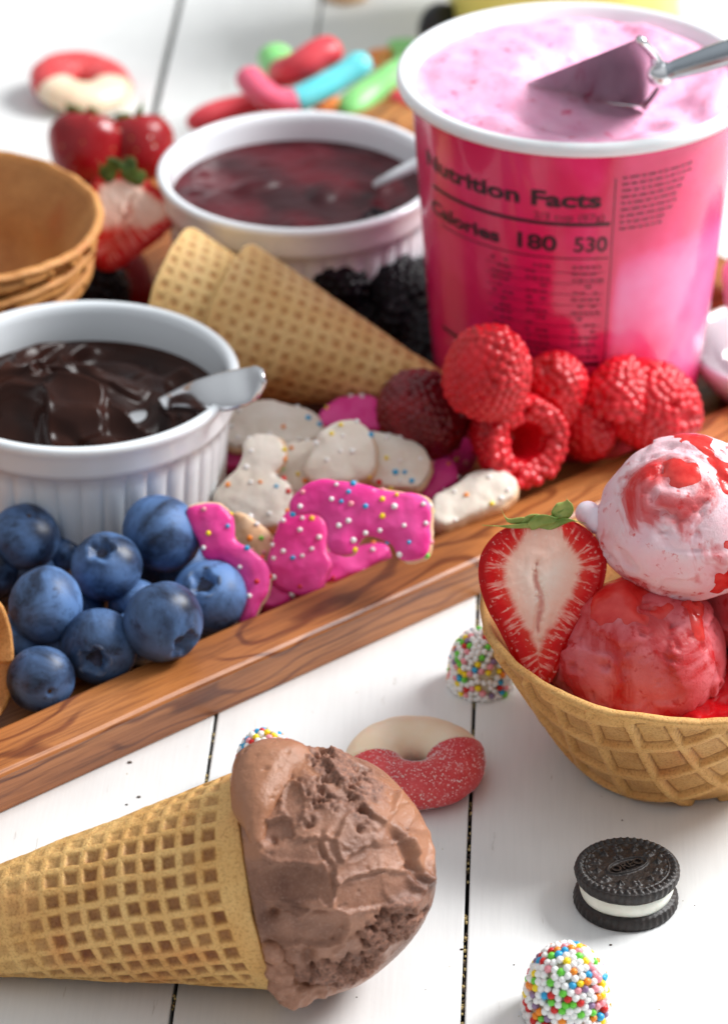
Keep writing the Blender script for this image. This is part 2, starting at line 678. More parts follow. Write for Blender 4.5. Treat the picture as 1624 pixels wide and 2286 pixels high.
M['choc_ice'] = make_choc_ice()
M['choc_sauce'] = simple('dark_chocolate_sauce', srgb(34, 16, 12), srgb(54, 28, 20), 0.06, 0.25, bump=[(0.5, 0.15, 0.15)], spec=0.14)
M['jam'] = simple('berry_jam', srgb(44, 5, 12), srgb(86, 14, 26), 0.05, 0.34, bump=[(0.3, 0.2, 0.15)], spec=0.3)
M['scoop_pale'] = make_pink_ice('strawberry_ice_cream_pale', srgb(240, 212, 218), srgb(240, 186, 196), srgb(208, 22, 20), 0.52)
M['scoop_red'] = make_pink_ice('strawberry_ice_cream_sauced', srgb(210, 84, 92), srgb(222, 122, 130), srgb(190, 10, 14), 0.46)
M['pale_drip'] = simple('pale_ice_cream_drip', srgb(232, 212, 226), srgb(238, 222, 232), 0.3, 0.35, sss=0.3)
M['tub_ice'] = make_pink_ice('pink_ice_cream', srgb(248, 188, 216), srgb(250, 170, 206), srgb(230, 84, 130), 0.76, sc=0.03)
M['syrup'] = simple('glossy_strawberry_syrup', srgb(206, 26, 22), srgb(222, 66, 58), 0.2, 0.2, sss=0.5, ssr=(3, .8, .6), bump=[(0.25, 0.4, 0.3), (1.2, 0.1, 0.3)])
M['sauce'] = simple('strawberry_sauce', srgb(150, 8, 16), srgb(190, 20, 24), 0.15, 0.12, sss=0.3, ssr=(3, .5, .5), bump=[(0.3, 0.4, 0.4)])


def frosting(name, c1, c2, rough=0.3):
    return simple(name, c1, c2, 0.1, rough, sss=0.3, ssr=(1.5, 0.8, 1.0), bump=[(0.35, 0.6, 0.45), (1.6, 0.1, 0.4)], spec=0.3)


M['frost_pink'] = frosting('pink_frosting', srgb(226, 52, 142), srgb(238, 84, 164))
M['frost_white'] = frosting('white_frosting', srgb(222, 210, 194), srgb(234, 226, 214))
M['biscuit'] = simple('biscuit', srgb(218, 172, 128), srgb(232, 200, 164), 0.25, 0.6, bump=[(1.2, 0.2, 0.5)])
M['biscuit_pink'] = simple('pink_biscuit', srgb(190, 40, 110), srgb(214, 66, 136), 0.25, 0.5, bump=[(1.2, 0.2, 0.5)])
M['wafer'] = simple('black_cocoa_wafer', srgb(24, 18, 16), srgb(42, 32, 28), 0.5, 0.48, bump=[(2.0, 0.2, 0.6), (0.8, 0.2, 0.4)])
M['creme'] = simple('vanilla_creme', srgb(228, 228, 214), srgb(240, 240, 228), 0.3, 0.5, sss=0.2, bump=[(1.2, 0.1, 0.3)])

BEADS = {}
for nm, c, w in (('white', (240, 238, 236), 52), ('yellow', (248, 216, 24), 10), ('green', (104, 204, 60), 7), ('blue', (44, 164, 214), 8),
                 ('red', (206, 34, 30), 6), ('orange', (244, 140, 30), 6), ('pink', (240, 154, 164), 7), ('purple', (142, 116, 150), 5)):
    cc = srgb(*c)
    BEADS[nm] = (simple('sugar_bead_' + nm, cc, tuple(min(1, q * 1.06) for q in cc[:3]) + (1,), 0.5, 0.32, sss=0.15), w)

M['gum_red'] = None


def make_gummy(name, c1, c2, trans=0.35, sugar=True):
    t = NT(name)
    co = t.co()
    c = t.ramp(t.noise(co, 0.12, 3), [(0.3, c1), (0.7, c2)])
    if sugar:
        f = t.ramp(t.noise(co, 1.1, 3, 0.7), [(0.55, G1(0)), (0.75, G1(0.7))])
        c = t.mix(f, c, srgb(250, 214, 214))
        t.bump(t.noise(co, 1.4, 4, 0.7), 0.5, 0.6)
    t.to(c, 'Base Color')
    t.set(Roughness=0.38, Subsurface_Weight=0.6, Subsurface_Radius=(4, 1.5, 1.2), Subsurface_Scale=MM * 1.2)
    return t.m


M['gum_red'] = make_gummy('sugared_red_gummy', srgb(206, 44, 50), srgb(222, 78, 80))
M['gum_cream'] = make_gummy('cream_gummy', srgb(232, 208, 176), srgb(238, 220, 196), sugar=False)
M['gum_pink'] = make_gummy('pink_gummy', srgb(222, 92, 122), srgb(228, 112, 140), sugar=False)
M['gum_cyan'] = make_gummy('cyan_gummy', srgb(84, 206, 214), srgb(120, 222, 228), sugar=False)
M['gum_green'] = make_gummy('green_gummy', srgb(128, 208, 124), srgb(150, 220, 140), sugar=False)
M['gum_crimson'] = make_gummy('crimson_gummy', srgb(206, 52, 64), srgb(214, 76, 86), sugar=False)
M['gum_orange'] = make_gummy('orange_gummy', srgb(226, 130, 60), srgb(236, 160, 90), sugar=False)


def make_tubwall():
    t = NT('translucent_pink_tub_wall')
    co = t.co(rnd=False)
    a = t.attr('fill')    # 1 where the pale ice cream presses against the wall
    f = t.math('ADD', a, t.math('MULTIPLY', t.math('SUBTRACT', t.noise(co, 0.045, 3, 0.5), 0.5), 1.1))
    c = t.ramp(f, [(0.12, srgb(226, 32, 96)), (0.34, srgb(240, 52, 118)), (0.55, srgb(246, 92, 154)), (0.85, srgb(248, 132, 186))])
    t.to(c, 'Base Color')
    t.set(Roughness=0.22, Subsurface_Weight=0.3, Subsurface_Radius=(4, 1.5, 2), Subsurface_Scale=MM, Coat_Weight=0.4)
    return t.m


M['tub_wall'] = make_tubwall()
M['tub_rim'] = simple('tub_rim_white', srgb(232, 236, 238), srgb(240, 242, 244), 0.05, 0.3, sss=0.2)
M['ink'] = simple('dark_print', srgb(44, 10, 26), srgb(60, 16, 34), 0.3, 0.4)
M['ink_soft'] = simple('soft_print', srgb(120, 14, 52), srgb(138, 20, 60), 0.3, 0.4)
M['yellow'] = simple('yellow_card', srgb(226, 210, 104), srgb(234, 220, 124), 0.03, 0.4)
M['crumb'] = simple('cookie_crumb', srgb(150, 128, 80), srgb(196, 176, 120), 0.8, 0.9)
M['crumb_dark'] = simple('chocolate_crumb', srgb(50, 38, 30), srgb(80, 62, 50), 0.8, 0.9)

# ------------------------------------------------------------------ the setting: painted plank table
top = mesh('tabletop', [(-900, 250, -9), (900, 250, -9), (900, 2700, -9), (-900, 2700, -9)], [[0, 1, 2, 3]], M['under'], smooth=False)
tag(top, kind='structure')
PANG = -math.atan(0.047)


def build_planks():
    w, L = 64.0, 2300.0
    prof = []
    h = w / 2
    r = 0.45
    prof.append((-h, -8.0))
    for k in range(4):
        a = math.pi - k * math.pi / 6
        prof.append((-h + r + r * math.cos(a), -r + r * math.sin(a)))
    for k in range(4):
        a = math.pi / 2 - k * math.pi / 6
        prof.append((h - r + r * math.cos(a), -r + r * math.sin(a)))
    prof.append((h, -8.0))
    ys = np.linspace(0, L, 60)
    V = [(x, y, z) for y in ys for x, z in prof]
    V = np.array(V)
    V[:, 0] += gnoise(np.stack([np.sign(V[:, 0]) * 7, V[:, 1] * 0.02, V[:, 1] * 0], 1), 5) * 0.25 * (np.abs(V[:, 0]) > h - 2)
    F = grid_faces(len(ys), len(prof)).tolist()
    F = [f[::-1] for f in F]
    first = None

    def gap(i):
        # where board joint i crosses y = 616, and half its width
        return (21.9 + 65 * i + (13.0 if i == -2 else 0), 1.25 if i == -2 else 0.5)
    for i in range(-12, 13):
        (g0, w0), (g1, w1) = gap(i), gap(i + 1)
        cx = (g0 + w0 + g1 - w1) / 2
        sx = (g1 - w1 - g0 - w0) / w
        loc = Vector((cx, 616, 0)) + Matrix.Rotation(PANG, 3, 'Z') @ Vector((0, -330, 0))
        if first is None:
            first = mesh('plank', V, F, M['paint'], top, smooth=False, loc=loc, rot=(0, 0, PANG))
            first.scale = (sx, 1, 1)
        else:
            p = first.copy()
            COL.objects.link(p)
            p.location = loc * MM
            p.scale = (sx, 1, 1)
    rnd = random.Random(4)
    # crumbs caught in the gaps and strewn on the boards
    parts, parts2 = [], []
    base, bf = icos(1)
    for i in (-1, 0, 1):
        for k in range(420):
            y = rnd.uniform(560, 1000)
            dens = gnoise(np.array([[i * 9.1, y * 0.07, 0]]), 11)[0]
            if dens < -0.12:
                continue
            x = 21.9 + 65 * i + 0.047 * (y - 616) + rnd.uniform(-0.3, 0.3)
            s = rnd.uniform(0.2, 0.5)
            v = base * np.array([s * rnd.uniform(.6, 1.2), s * rnd.uniform(.8, 1.8), s]) + np.array([x, y, rnd.uniform(-1.6, -0.5)])
            (parts if rnd.random() < 0.72 else parts2).append((v, bf))
    for k in range(46):
        px, py = rnd.uniform(20, 1600), rnd.uniform(1500, 2280)
        p = at(px, py, 0)
        s = rnd.uniform(0.08, 0.22)
        v = base * np.array([s * rnd.uniform(.6, 1.6), s, s * 0.6]) + np.array([p.x, p.y, s * 0.3])
        (parts if rnd.random() < 0.6 else parts2).append((v, bf))
    for px, py, s in ((290, 1703, .5), (310, 1780, .42), (283, 1797, .3), (1362, 2110, .3), (1030, 2120, .35)):
        p = at(px, py, 0)
        parts2.append((base * np.array([s * 1.4, s, s * .6]) + np.array([p.x, p.y, s * 0.3]), bf))
    V, F = join(parts)
    tag(mesh('crumbs', V, F, M['crumb']), 'pale cookie crumbs caught in the gaps between the white boards', 'crumbs', kind='stuff')
    V, F = join(parts2)
    tag(mesh('crumbs', V, F, M['crumb_dark']), 'dark specks of crumb scattered in the gaps and on the white boards', 'crumbs', kind='stuff')


build_planks()


# ------------------------------------------------------------------ wooden tray
TRAY_A = math.radians(40)
TRAY_O = Vector((-88, 692, 0))
FLOOR = 6.0


def rrect(x0, x1, y0, y1, r, k=6):
    out = []
    for cx, cy, a0 in ((x1 - r, y0 + r, -90), (x1 - r, y1 - r, 0), (x0 + r, y1 - r, 90), (x0 + r, y0 + r, 180)):
        for j in range(k + 1):
            a = math.radians(a0 + 90 * j / k)
            out.append((cx + r * math.cos(a), cy + r * math.sin(a)))
    return out


def subdiv_ring(pts, step=6.0):
    out = []
    n = len(pts)
    for i in range(n):
        a, b = np.array(pts[i]), np.array(pts[(i + 1) % n])
        k = max(1, int(np.linalg.norm(b - a) / step))
        for j in range(k):
            out.append(tuple(a + (b - a) * j / k))
    return out


def build_tray():
    rings = [(4.0, 0.0), (3.0, 0.4), (0.6, 11.6), (0.0, 12.6), (0.25, 13.4), (1.1, 14.0), (15.4, 14.0), (16.3, 13.6), (16.8, 12.8), (18.2, 7.2), (20.0, FLOOR)]
    base = subdiv_ring(rrect(-150, 330, 0, 250, 14))
    n = len(base)
    B = np.array(base)
    cen = np.array([90.0, 125.0])
    V = []
    for ins, z in rings:
        # inset of a rounded rectangle
        q = []
        for x, y in base:
            dx = min(x + 150, 330 - x)
            ux = (x - cen[0]) / (240.0 - 0)
            uy = (y - cen[1]) / 125.0
            q.append((cen[0] + (x - cen[0]) * (240 - ins) / 240, cen[1] + (y - cen[1]) * (125 - ins) / 125, z))
        V += q
    V = np.array(V)
    wob = fbm(V, 0.02, 2, 30) * 0.5
    V[:, 2] += np.where(V[:, 2] > 5, wob * 0.6, 0)
    V[:, 1] += np.where(V[:, 2] > 5, wob * 0.6, 0)
    F = []
    for k in range(len(rings) - 1):
        for i in range(n):
            j = (i + 1) % n
            F.append([k * n + i, k * n + j, (k + 1) * n + j, (k + 1) * n + i])
    F.append(list(range(n - 1, -1, -1)))
    F.append([(len(rings) - 1) * n + i for i in range(n)])
    tag(mesh('serving_tray', V, F, M['wood'], smooth=False, loc=TRAY_O, rot=(0, 0, TRAY_A)),
        'long orange-brown wooden tray with a raised rim carrying berries, bowls and cookies', 'tray')


build_tray()


# ------------------------------------------------------------------ ramekins
def ramekin_mesh(R=42.5, H=44.0):
    nfl = 40
    prof = [(0, 0), (R * 0.78, 0), (R * 0.84, 0.8), (R * 0.865, 2.2)]
    for k in range(9):
        prof.append((R * (0.87 + 0.055 * k / 8), 3 + (H - 14) * k / 8))
    prof += [(R * 0.945, H - 10.3), (R * 0.965, H - 9.6), (R * 0.972, H - 8), (R * 0.975, H - 4.5), (R * 0.99, H - 2.8), (R, H - 1.6), (R * 0.997, H - 0.6), (R * 0.975, H), (R * 0.945, H - 0.1),
             (R * 0.925, H - 1.0), (R * 0.915, H - 3), (R * 0.905, H - 10), (R * 0.89, H - 20), (R * 0.85, 8), (R * 0.78, 5), (0, 4.5)]

    def rm(Rr, Z, ph):
        t = np.abs(np.sin(ph * nfl / 2))
        inside = (np.arange(Rr.shape[1]) <= 12)[None, :]
        m = sstep(1.5, 4.0, Z) * (1 - sstep(H - 12.6, H - 11.0, Z)) * inside
        return Rr + m * (1.15 * t ** 0.55 - 0.75)
    return revolve(prof, 480, rm)


RV, RF = ramekin_mesh()
RK1 = at(180, 830, 50)
RK2 = at(668, 375, 50)
ram1 = mesh('ramekin', RV, RF, M['porcelain'], loc=(RK1.x, RK1.y, FLOOR), rot=(0, 0, 0.05))
tag(ram1, 'white fluted porcelain ramekin of chocolate sauce standing behind the blueberries', 'ramekin', 'white fluted ramekins on the tray')
ram2 = ram1.copy()
COL.objects.link(ram2)
ram2.location = Vector((RK2.x, RK2.y, FLOOR)) * MM
tag(ram2, 'white porcelain ramekin of dark red berry jam left of the pink tub', 'ramekin')


def disc_field(R, h, n=260, m=110):
    """height field on a disc; h(x,y)->z (arrays)"""
    rr = np.linspace(0, 1, m) ** 0.8 * R
    ph = np.linspace(0, 2 * math.pi, n, endpoint=False)
    X = rr[None, :] * np.cos(ph)[:, None]
    Y = rr[None, :] * np.sin(ph)[:, None]
    Z = h(X.ravel(), Y.ravel())
    V = np.stack([X.ravel(), Y.ravel(), Z], -1)
    return V, grid_faces(n, m, wrap_u=True, flip=True).tolist()


def choc_surface(X, Y):
    P = np.stack([X, Y, X * 0], -1)
    w = np.stack([fbm(P, 0.03, 1, 41), fbm(P, 0.03, 1, 45), X * 0], -1) * 18
    a = fbm(P + w, 0.034, 2, 50, 0.4)
    ridge = 1 - np.abs(a) * 2.2
    ridge = np.clip(ridge, 0, 1) ** 2
    b = fbm(P + w * 1.3 + 30, 0.055, 1, 60)
    r = np.hypot(X, Y)
    mound = 6.0 * np.exp(-(((X + 6) / 22) ** 2 + ((Y + 3) / 17) ** 2))
    step = 2.2 * sstep(-0.12, 0.03, a) + 1.6 * sstep(0.05, 0.2, b)
    z = (mound + ridge * 2.3 + step + b * 1.6) * (1 - sstep(27, 37, r))
    folds = 1.3 * np.sin(r * 0.42 + a * 3) * sstep(12, 20, r) * (1 - sstep(30, 37, r))
    z = z + 0.35 * np.clip(1 - np.abs(fbm(P + w * 1.5, 0.05, 1, 57)) * 6, 0, 1) ** 2 * (1 - sstep(27, 37, r))
    return z * 1.25 + folds * 1.0 - 1.6 + 0.8 * sstep(35, 38.3, r)


V, F = disc_field(38.6, choc_surface)
tag(mesh('chocolate_sauce', V, F, M['choc_sauce'], loc=(RK1.x, RK1.y, 50 - 10.2)), 'thick glossy dark chocolate sauce swirled inside the near ramekin', 'sauce')


def jam_surface(X, Y):
    P = np.stack([X, Y, X * 0], -1)
    a = fbm(P, 0.06, 3, 71)
    l = np.clip(fbm(P, 0.075, 1, 77) - 0.15, 0, 1)
    r = np.hypot(X, Y)
    return (a * 0.9 + l * 4.0) * (1 - sstep(33, 38, r)) + 0.6 * sstep(36, 38.3, r)


V, F = disc_field(38.6, jam_surface)
tag(mesh('berry_jam', V, F, M['jam'], loc=(RK2.x, RK2.y, 50 - 9.2)), 'dark red berry jam with lumps of fruit filling the far ramekin', 'jam')


def strip(pts, widths, thick, bow=0.0, side=None, n=40):
    """flat bar with rounded section along pts; side = direction across"""
    P = spline(pts, n)
    Wd = np.interp(np.linspace(0, 1, len(P)), np.linspace(0, 1, len(widths)), widths)
    T = np.gradient(P, axis=0)
    T /= np.linalg.norm(T, axis=1)[:, None]
    side = np.array(side, float)
    V = []
    m = 14
    for p, t, w in zip(P, T, Wd):
        s = side - t * np.dot(side, t)
        s /= np.linalg.norm(s)
        u = np.cross(t, s)
        for k in range(m):
            a = 2 * math.pi * k / m
            x = math.copysign(abs(math.cos(a)) ** 0.8, math.cos(a)) * w / 2
            z = math.copysign(abs(math.sin(a)) ** 0.8, math.sin(a)) * thick / 2
            V.append(p + s * x + u * (z - bow * (1 - (2 * x / max(w, 1e-3)) ** 2)))
    F = grid_faces(len(P), m, wrap_v=True).tolist()
    F.append(list(range(m)))
    F.append([(len(P) - 1) * m + k for k in range(m - 1, -1, -1)])
    return np.array(V), F


# spoon in the chocolate: handle end rests on the rim, bowl is sunk in the sauce
sp0 = at(360, 905, 42)
a0, a1, a2, a3, a4 = at(385, 896, 43), at(445, 884, 49), at(510, 872, 53), at(560, 858, 56), at(592, 838, 60)
spn = thing('spoon', 'polished steel spoon resting over the rim of the chocolate ramekin', 'spoon', (a2.x, a2.y, 52))
rel = [tuple(p - Vector((a2.x, a2.y, 52))) for p in (sp0, a0, a1, a2, a3, a4)]
V, F = strip(rel, [4, 5, 6.5, 9.0, 11.0, 11.5, 11.0, 9.0, 3.0], 1.2, 0.8, side=(0.30, -0.80, -0.42), n=30)
mesh('handle', V, F, M['metal'], spn)
b0 = np.array(rel[0])
V, F = ball((b0[0] - 12, b0[1] - 2, b0[2] - 4), 1, 4, (14, 8, 3))
mesh('bowl', V, F, M['metal'], spn)

# spoon in the jam
j0, j1, j2, j3 = at(842, 408, 44), at(880, 388, 50.0), at(935, 362, 55), at(985, 340, 60)
tag_o = thing('spoon', 'small white spoon standing in the berry jam beside the pink tub', 'spoon', (j1.x, j1.y, 48))
rel = [tuple(p - Vector((j1.x, j1.y, 48))) for p in (j0, j1, j2, j3)]
V, F = strip(rel, [4, 6.5, 7, 7], 2.6, 0.3, side=(0.5, 0.8, 0.2), n=30)
mesh('handle', V, F, M['porcelain'], tag_o)


# ------------------------------------------------------------------ waffle cones
def cone_geo(L, R, pitch=4.75, depth=1.45, band=4.6, ns=330, nphi=430, phi0=0.0, shallow=None, ridge=0.15, seed=3, thick=1.7, s0=0.02):
    sa = R / L
    alpha = math.asin(min(sa, 0.9))
    s = np.linspace(s0 * L, L, ns)
    ph = np.linspace(-math.pi, math.pi, nphi, endpoint=False)
    S, PH = np.meshgrid(s, ph, indexing='xy')          # nphi x ns
    S, PH = S.ravel(), PH.ravel()
    T = (PH - phi0) * math.sin(alpha)
    X = S * np.cos(T)
    Y = S * np.sin(T)
    P2 = np.stack([X, Y, X * 0], -1)
    wx = fbm(P2, 0.05, 2, seed) * 0.5
    wy = fbm(P2 + 50, 0.05, 2, seed + 4) * 0.5
    u = (X + wx - L) / pitch + 0.18
    v = (Y + wy) / pitch
    du = np.abs(u - np.round(u))
    dv = np.abs(v - np.round(v))
    d = np.minimum(du * (1 + 0.0 * u), dv)
    wob = fbm(P2, 0.5, 2, seed + 9) * 0.02
    well = sstep(ridge - 0.06 + wob, ridge + 0.15 + wob, d)
    well *= 1 - sstep(L - band - 0.6, L - band + 0.2, S)
    cell = np.sin(np.floor(u) * 12.9898 + np.floor(v) * 78.233 + seed) * 43758.5453
    well *= 0.78 + 0.22 * (cell - np.floor(cell))
    if shallow is not None:
        well = well * shallow(X, Y, P2)
    rr = S * sa - depth * well * (0.75 + 0.25 * sstep(0.15, 0.5, d))
    rr = rr + fbm(P2, 0.06, 2, seed + 20) * 0.45 + fbm(P2, 0.7, 2, seed + 30) * 0.07
    rr = rr + 0.9 * (PH / (2 * math.pi))
    rr = rr * np.clip(S / (0.1 * L), 0.3, 1) ** 0.2
    Z = S * math.cos(alpha)
    nin = 14
    rows = ns + nin
    Vr = np.zeros((nphi, rows, 3))
    rr = rr.reshape(nphi, ns)
    Zg = Z.reshape(nphi, ns)
    edge = fbm(np.stack([np.cos(ph) * 8, np.sin(ph) * 8, ph * 0], -1), 0.3, 3, seed + 40) * 0.35
    Zg = Zg + (edge[:, None]) * sstep(L * 0.93, L, S.reshape(nphi, ns))
    Vr[:, :ns, 0] = rr * np.cos(ph)[:, None]
    Vr[:, :ns, 1] = rr * np.sin(ph)[:, None]
    Vr[:, :ns, 2] = Zg
    for k in range(nin):
        f = k / (nin - 1)
        if k == 0:
            r_, z_ = rr[:, -1] - thick * 0.5, Zg[:, -1] + 0.35
        else:
            f = (k - 1) / (nin - 2)
            r_ = np.maximum((rr[:, -1] - thick) * (1 - f) + 0.6 * f, 0.2)
            z_ = Zg[:, -1] * (1 - f) + f * L * 0.12
        Vr[:, ns + k, 0] = r_ * np.cos(ph)
        Vr[:, ns + k, 1] = r_ * np.sin(ph)
        Vr[:, ns + k, 2] = z_
    W_ = np.zeros((nphi, rows))
    W_[:, :ns] = well.reshape(nphi, ns)
    return Vr.reshape(-1, 3), grid_faces(nphi, rows, wrap_u=True), W_.ravel()


def axis_frame(axis, ref):
    z = Vector(axis).normalized()
    x = Vector(ref)
    x = (x - z * x.dot(z)).normalized()
    y = z.cross(x)
    return Matrix((x, y, z)).transposed()


VIEW = Vector((0, -math.cos(math.radians(36)), math.sin(math.radians(36))))


def build_front_cone():
    L, R = 124.0, 25.0
    al = math.asin(R / L)
    ax = Vector((math.cos(al), 0.0, math.sin(al)))
    C = at(586, 1958, 25.2)
    apex = C - ax * (L * math.cos(al))
    root = thing('ice_cream_cone', 'waffle cone lying on its side on the white boards holding a chocolate scoop', 'ice cream cone', (C.x, C.y, 0))
    Rm = axis_frame(ax, VIEW)

    def sh(X, Y, P2):
        n = fbm(P2, 0.03, 2, 90) * 0.5
        g = sstep(-0.35, 0.30, (X - 82) / 55 + n + Y * 0.018 * 1.0)
        top = 1 - 0.45 * sstep(10, 19, -Y)
        return (0.30 + 0.70 * g) * top

    V, F, Wl = cone_geo(L, R, shallow=sh, ns=420, nphi=560)
    V = (np.array(Rm) @ V.T).T + np.array(apex - Vector((C.x, C.y, 0)))
    mesh('waffle_cone', V, F, M['waffle'], root, attrs={'well': Wl})
    return root, C


AX = np.array([math.cos(math.asin(25 / 124)), 0.0, 25 / 124])
cone_root, CONE_C = build_front_cone()


def build_choc_scoop(root):
    C = at(694, 1946, 28.6)
    Rb = 27.3
    D, F = icos(7)
    up = np.array([0, math.sin(math.radians(36.4)), math.cos(math.radians(36.4))])
    rt = np.array([1.0, 0, 0])
    vw = np.array([0, -math.cos(math.radians(36.4)), math.sin(math.radians(36.4))])
    s = 274.0

    def dr(px, py):
        x, y = (px - 694) / s, (1950 - py) / s
        k = x * x + y * y
        z = math.sqrt(max(0.02, 1 - k))
        v = rt * x + up * y + vw * z
        return v / np.linalg.norm(v)

    A = D @ rt
    B = D @ up
    Cv = D @ vw
    PX = 694 + A * s      # where each point shows (front half)
    PY = 1950 - B * s
    front = sstep(-0.1, 0.25, Cv)
    front2 = sstep(0.12, 0.42, Cv)
    P = D * Rb
    wx = fbm(P, 0.09, 3, 101) * 22
    wy = fbm(P + 40, 0.09, 3, 105) * 22
    px, py = PX + wx * 0.5, PY + wy * 0.5
    r = Rb + fbm(P, 0.045, 2, 110) * 1.0 + fbm(P, 0.11, 2, 113) * 0.5 * front
    tone = np.zeros(len(D))
    rough = np.zeros(len(D))
    melt = np.zeros(len(D))
    # broad swells that shape the outline
    for cx, cy, amp, wd in ((600, 1715, 4.6, 62), (690, 1700, 0.5, 70), (930, 1990, 1.3, 90), (900, 1800, -1.5, 80), (880, 2130, -1.8, 70), (660, 2225, 2.2, 70), (760, 2190, 0.8, 60), (950, 1900, 0.6, 60)):
        c = dr(cx, cy)
        ang = np.arccos(np.clip(D @ c, -1, 1)) * s
        r += amp * np.exp(-(ang / wd) ** 2)
    # spade strokes: cx, cy, half length, half width, angle, sink (mm), tilt x, tilt y, tone
    strokes = [
        (850, 1760, 150, 60, 38, 0.5, 0.05, 0.05, 0.0), (905, 1890, 50, 130, 8, 0.5, 0.10, 0.0, 0.0),
        (660, 1800, 26, 44, 0, 1.5, -0.10, 0.0, 0.05), (600, 1800, 24, 40, 0, 0.9, 0.12, 0.05, 0.0),
        (625, 1865, 38, 30, -30, 2.3, 0.12, 0.16, 0.3), (690, 1905, 100, 36, 6, 1.0, -0.05, 0.14, 0.1),
        (670, 1975, 92, 40, 2, 1.3, 0.02, 0.16, 0.15), (795, 1880, 44, 54, 20, -0.5, 0.05, 0.0, 0.0),
        (830, 1930, 88, 34, -22, 0.7, 0.0, 0.12, 0.0), (840, 1990, 96, 40, -14, 1.1, -0.04, 0.12, 0.1),
        (880, 1850, 60, 26, -48, 0.4, 0.05, 0.0, 0.0), (640, 2065, 48, 38, 30, 1.3, 0.10, -0.05, 0.2),
        (728, 2070, 56, 42, -6, 1.5, 0.0, -0.10, 0.05), (735, 1970, 20, 50, 0, 0.3, 0.0, 0.0, 0.2),
        (660, 2150, 60, 26, 30, 1.0, 0.0, 0.1, 0.3), (870, 2130, 70, 24, -38, 0.9, 0.1, 0.0, 0.0),
        (790, 2130, 50, 30, -30, 0.6, 0.1, -0.1, 0.2)]
    for (cx, cy, hl, hw, ang, sink, tx, ty, tn) in strokes:
        a = math.radians(ang)
        dx, dy = px - cx, py - cy
        u = (dx * math.cos(a) + dy * math.sin(a)) / hl
        v = (-dx * math.sin(a) + dy * math.cos(a)) / hw
        rad = (np.abs(u) ** 2.4 + np.abs(v) ** 2.4) ** (1 / 2.4) + fbm(P, 0.14, 2, 125 + int(cy)) * 0.10
        m = (1 - sstep(0.93, 1.03, rad)) * front2
        c = dr(cx, cy)
        nn = c + tx * rt + ty * up
        nn /= np.linalg.norm(nn)
        base_r = Rb + 0.1
        d0 = (c @ nn) * (base_r - sink * 0.55 - 0.55 * (min(hl, hw) / 10.0) ** 2 / (2 * Rb))
        plane = d0 / np.clip(D @ nn, 0.3, None)
        r = r * (1 - m) + (plane * 0.72 + (r - sink) * 0.28) * m
        lip = np.exp(-((rad - 1.0) / 0.055) ** 2) * front2
        r += 0.8 * lip * (0.4 + 0.6 * sstep(-0.1, 0.2, fbm(P, 0.12, 2, 130 + int(cx)) + 0.1))
        tone = tone * (1 - m) + tn * m
    # crumbly torn areas
    def ell(cx, cy, hl, hw, ang):
        a = math.radians(ang)
        dx, dy = px - cx, py - cy
        return np.hypot((dx * math.cos(a) + dy * math.sin(a)) / hl, (-dx * math.sin(a) + dy * math.cos(a)) / hw)

    for cx, cy, hl, hw, ang, am in ((775, 1735, 120, 38, 28, 1.0), (720, 1780, 60, 30, 40, 0.8), (800, 1820, 26, 46, -20, 0.7), (870, 2070, 80, 44, -38, 1.0), (760, 2165, 120, 34, -16, 1.0),
                                    (640, 1705, 40, 16, 20, 0.4), (640, 2185, 60, 40, 20, 0.7), (690, 1830, 30, 20, 0, 0.5)):
        rough = np.maximum(rough, am * (1 - sstep(0.75, 1.12, ell(cx, cy, hl, hw, ang) + fbm(P, 0.25, 2, 150) * 0.25)))
    back = 1 - sstep(-0.5, 0.0, Cv)
    rough = np.maximum(rough * front, back * 0.6)
    str_ = P @ np.array([[0.8, 0.2, 0], [0.2, 0.8, 0.3], [0, 0.3, 0.8]])
    n1 = fbm(str_, 0.36, 4, 160, 0.62)
    pits = np.clip(n1 - 0.12, 0, 1)
    r -= rough * (pits * 5.5) - rough * 0.45
    r += rough * 0.35 * fbm(P, 1.3, 2, 170)
    # curled ridges: polylines
    def line(pts, amp, wd, sign=1):
        nonlocal r
        best = np.full(len(D), 1e9)
        tt = np.zeros(len(D))
        for i in range(len(pts) - 1):
            ax_, ay_ = pts[i]
            bx_, by_ = pts[i + 1]
            ex, ey = bx_ - ax_, by_ - ay_
            t = np.clip(((PX - ax_) * ex + (PY - ay_) * ey) / (ex * ex + ey * ey), 0, 1)
            dd = np.hypot(PX - ax_ - t * ex, PY - ay_ - t * ey)
            q = dd < best
            best[q] = dd[q]
            tt[q] = (i + t[q]) / (len(pts) - 1)
        taper = np.sin(np.clip(tt, 0.02, 0.98) * math.pi) ** 0.5
        r = r + amp * taper * np.exp(-(best / wd) ** 2) * front

    line([(878, 1845), (905, 1880), (925, 1935), (952, 1985)], 1.9, 9)
    line([(868, 1856), (893, 1890), (912, 1945), (940, 1990)], -1.3, 7)
    line([(905, 1955), (912, 1978), (930, 1985)], 0.9, 6)
    line([(722, 1862), (718, 1890), (728, 1918), (738, 1930)], -1.5, 5)
    line([(745, 1850), (722, 1880), (735, 1925)], 0.9, 8)
    line([(655, 1745), (622, 1740)], -1.2, 5)
    line([(895, 2010), (905, 2040)], 1.8, 11)
    line([(725, 1930), (737, 1970), (742, 2005)], 0.8, 6)
    line([(630, 2010), (690, 2030), (740, 2035)], -1.0, 6)
    line([(612, 1925), (740, 1935)], 0.7, 5)
    line([(840, 2035), (880, 2020), (910, 2016)], 0.9, 6)
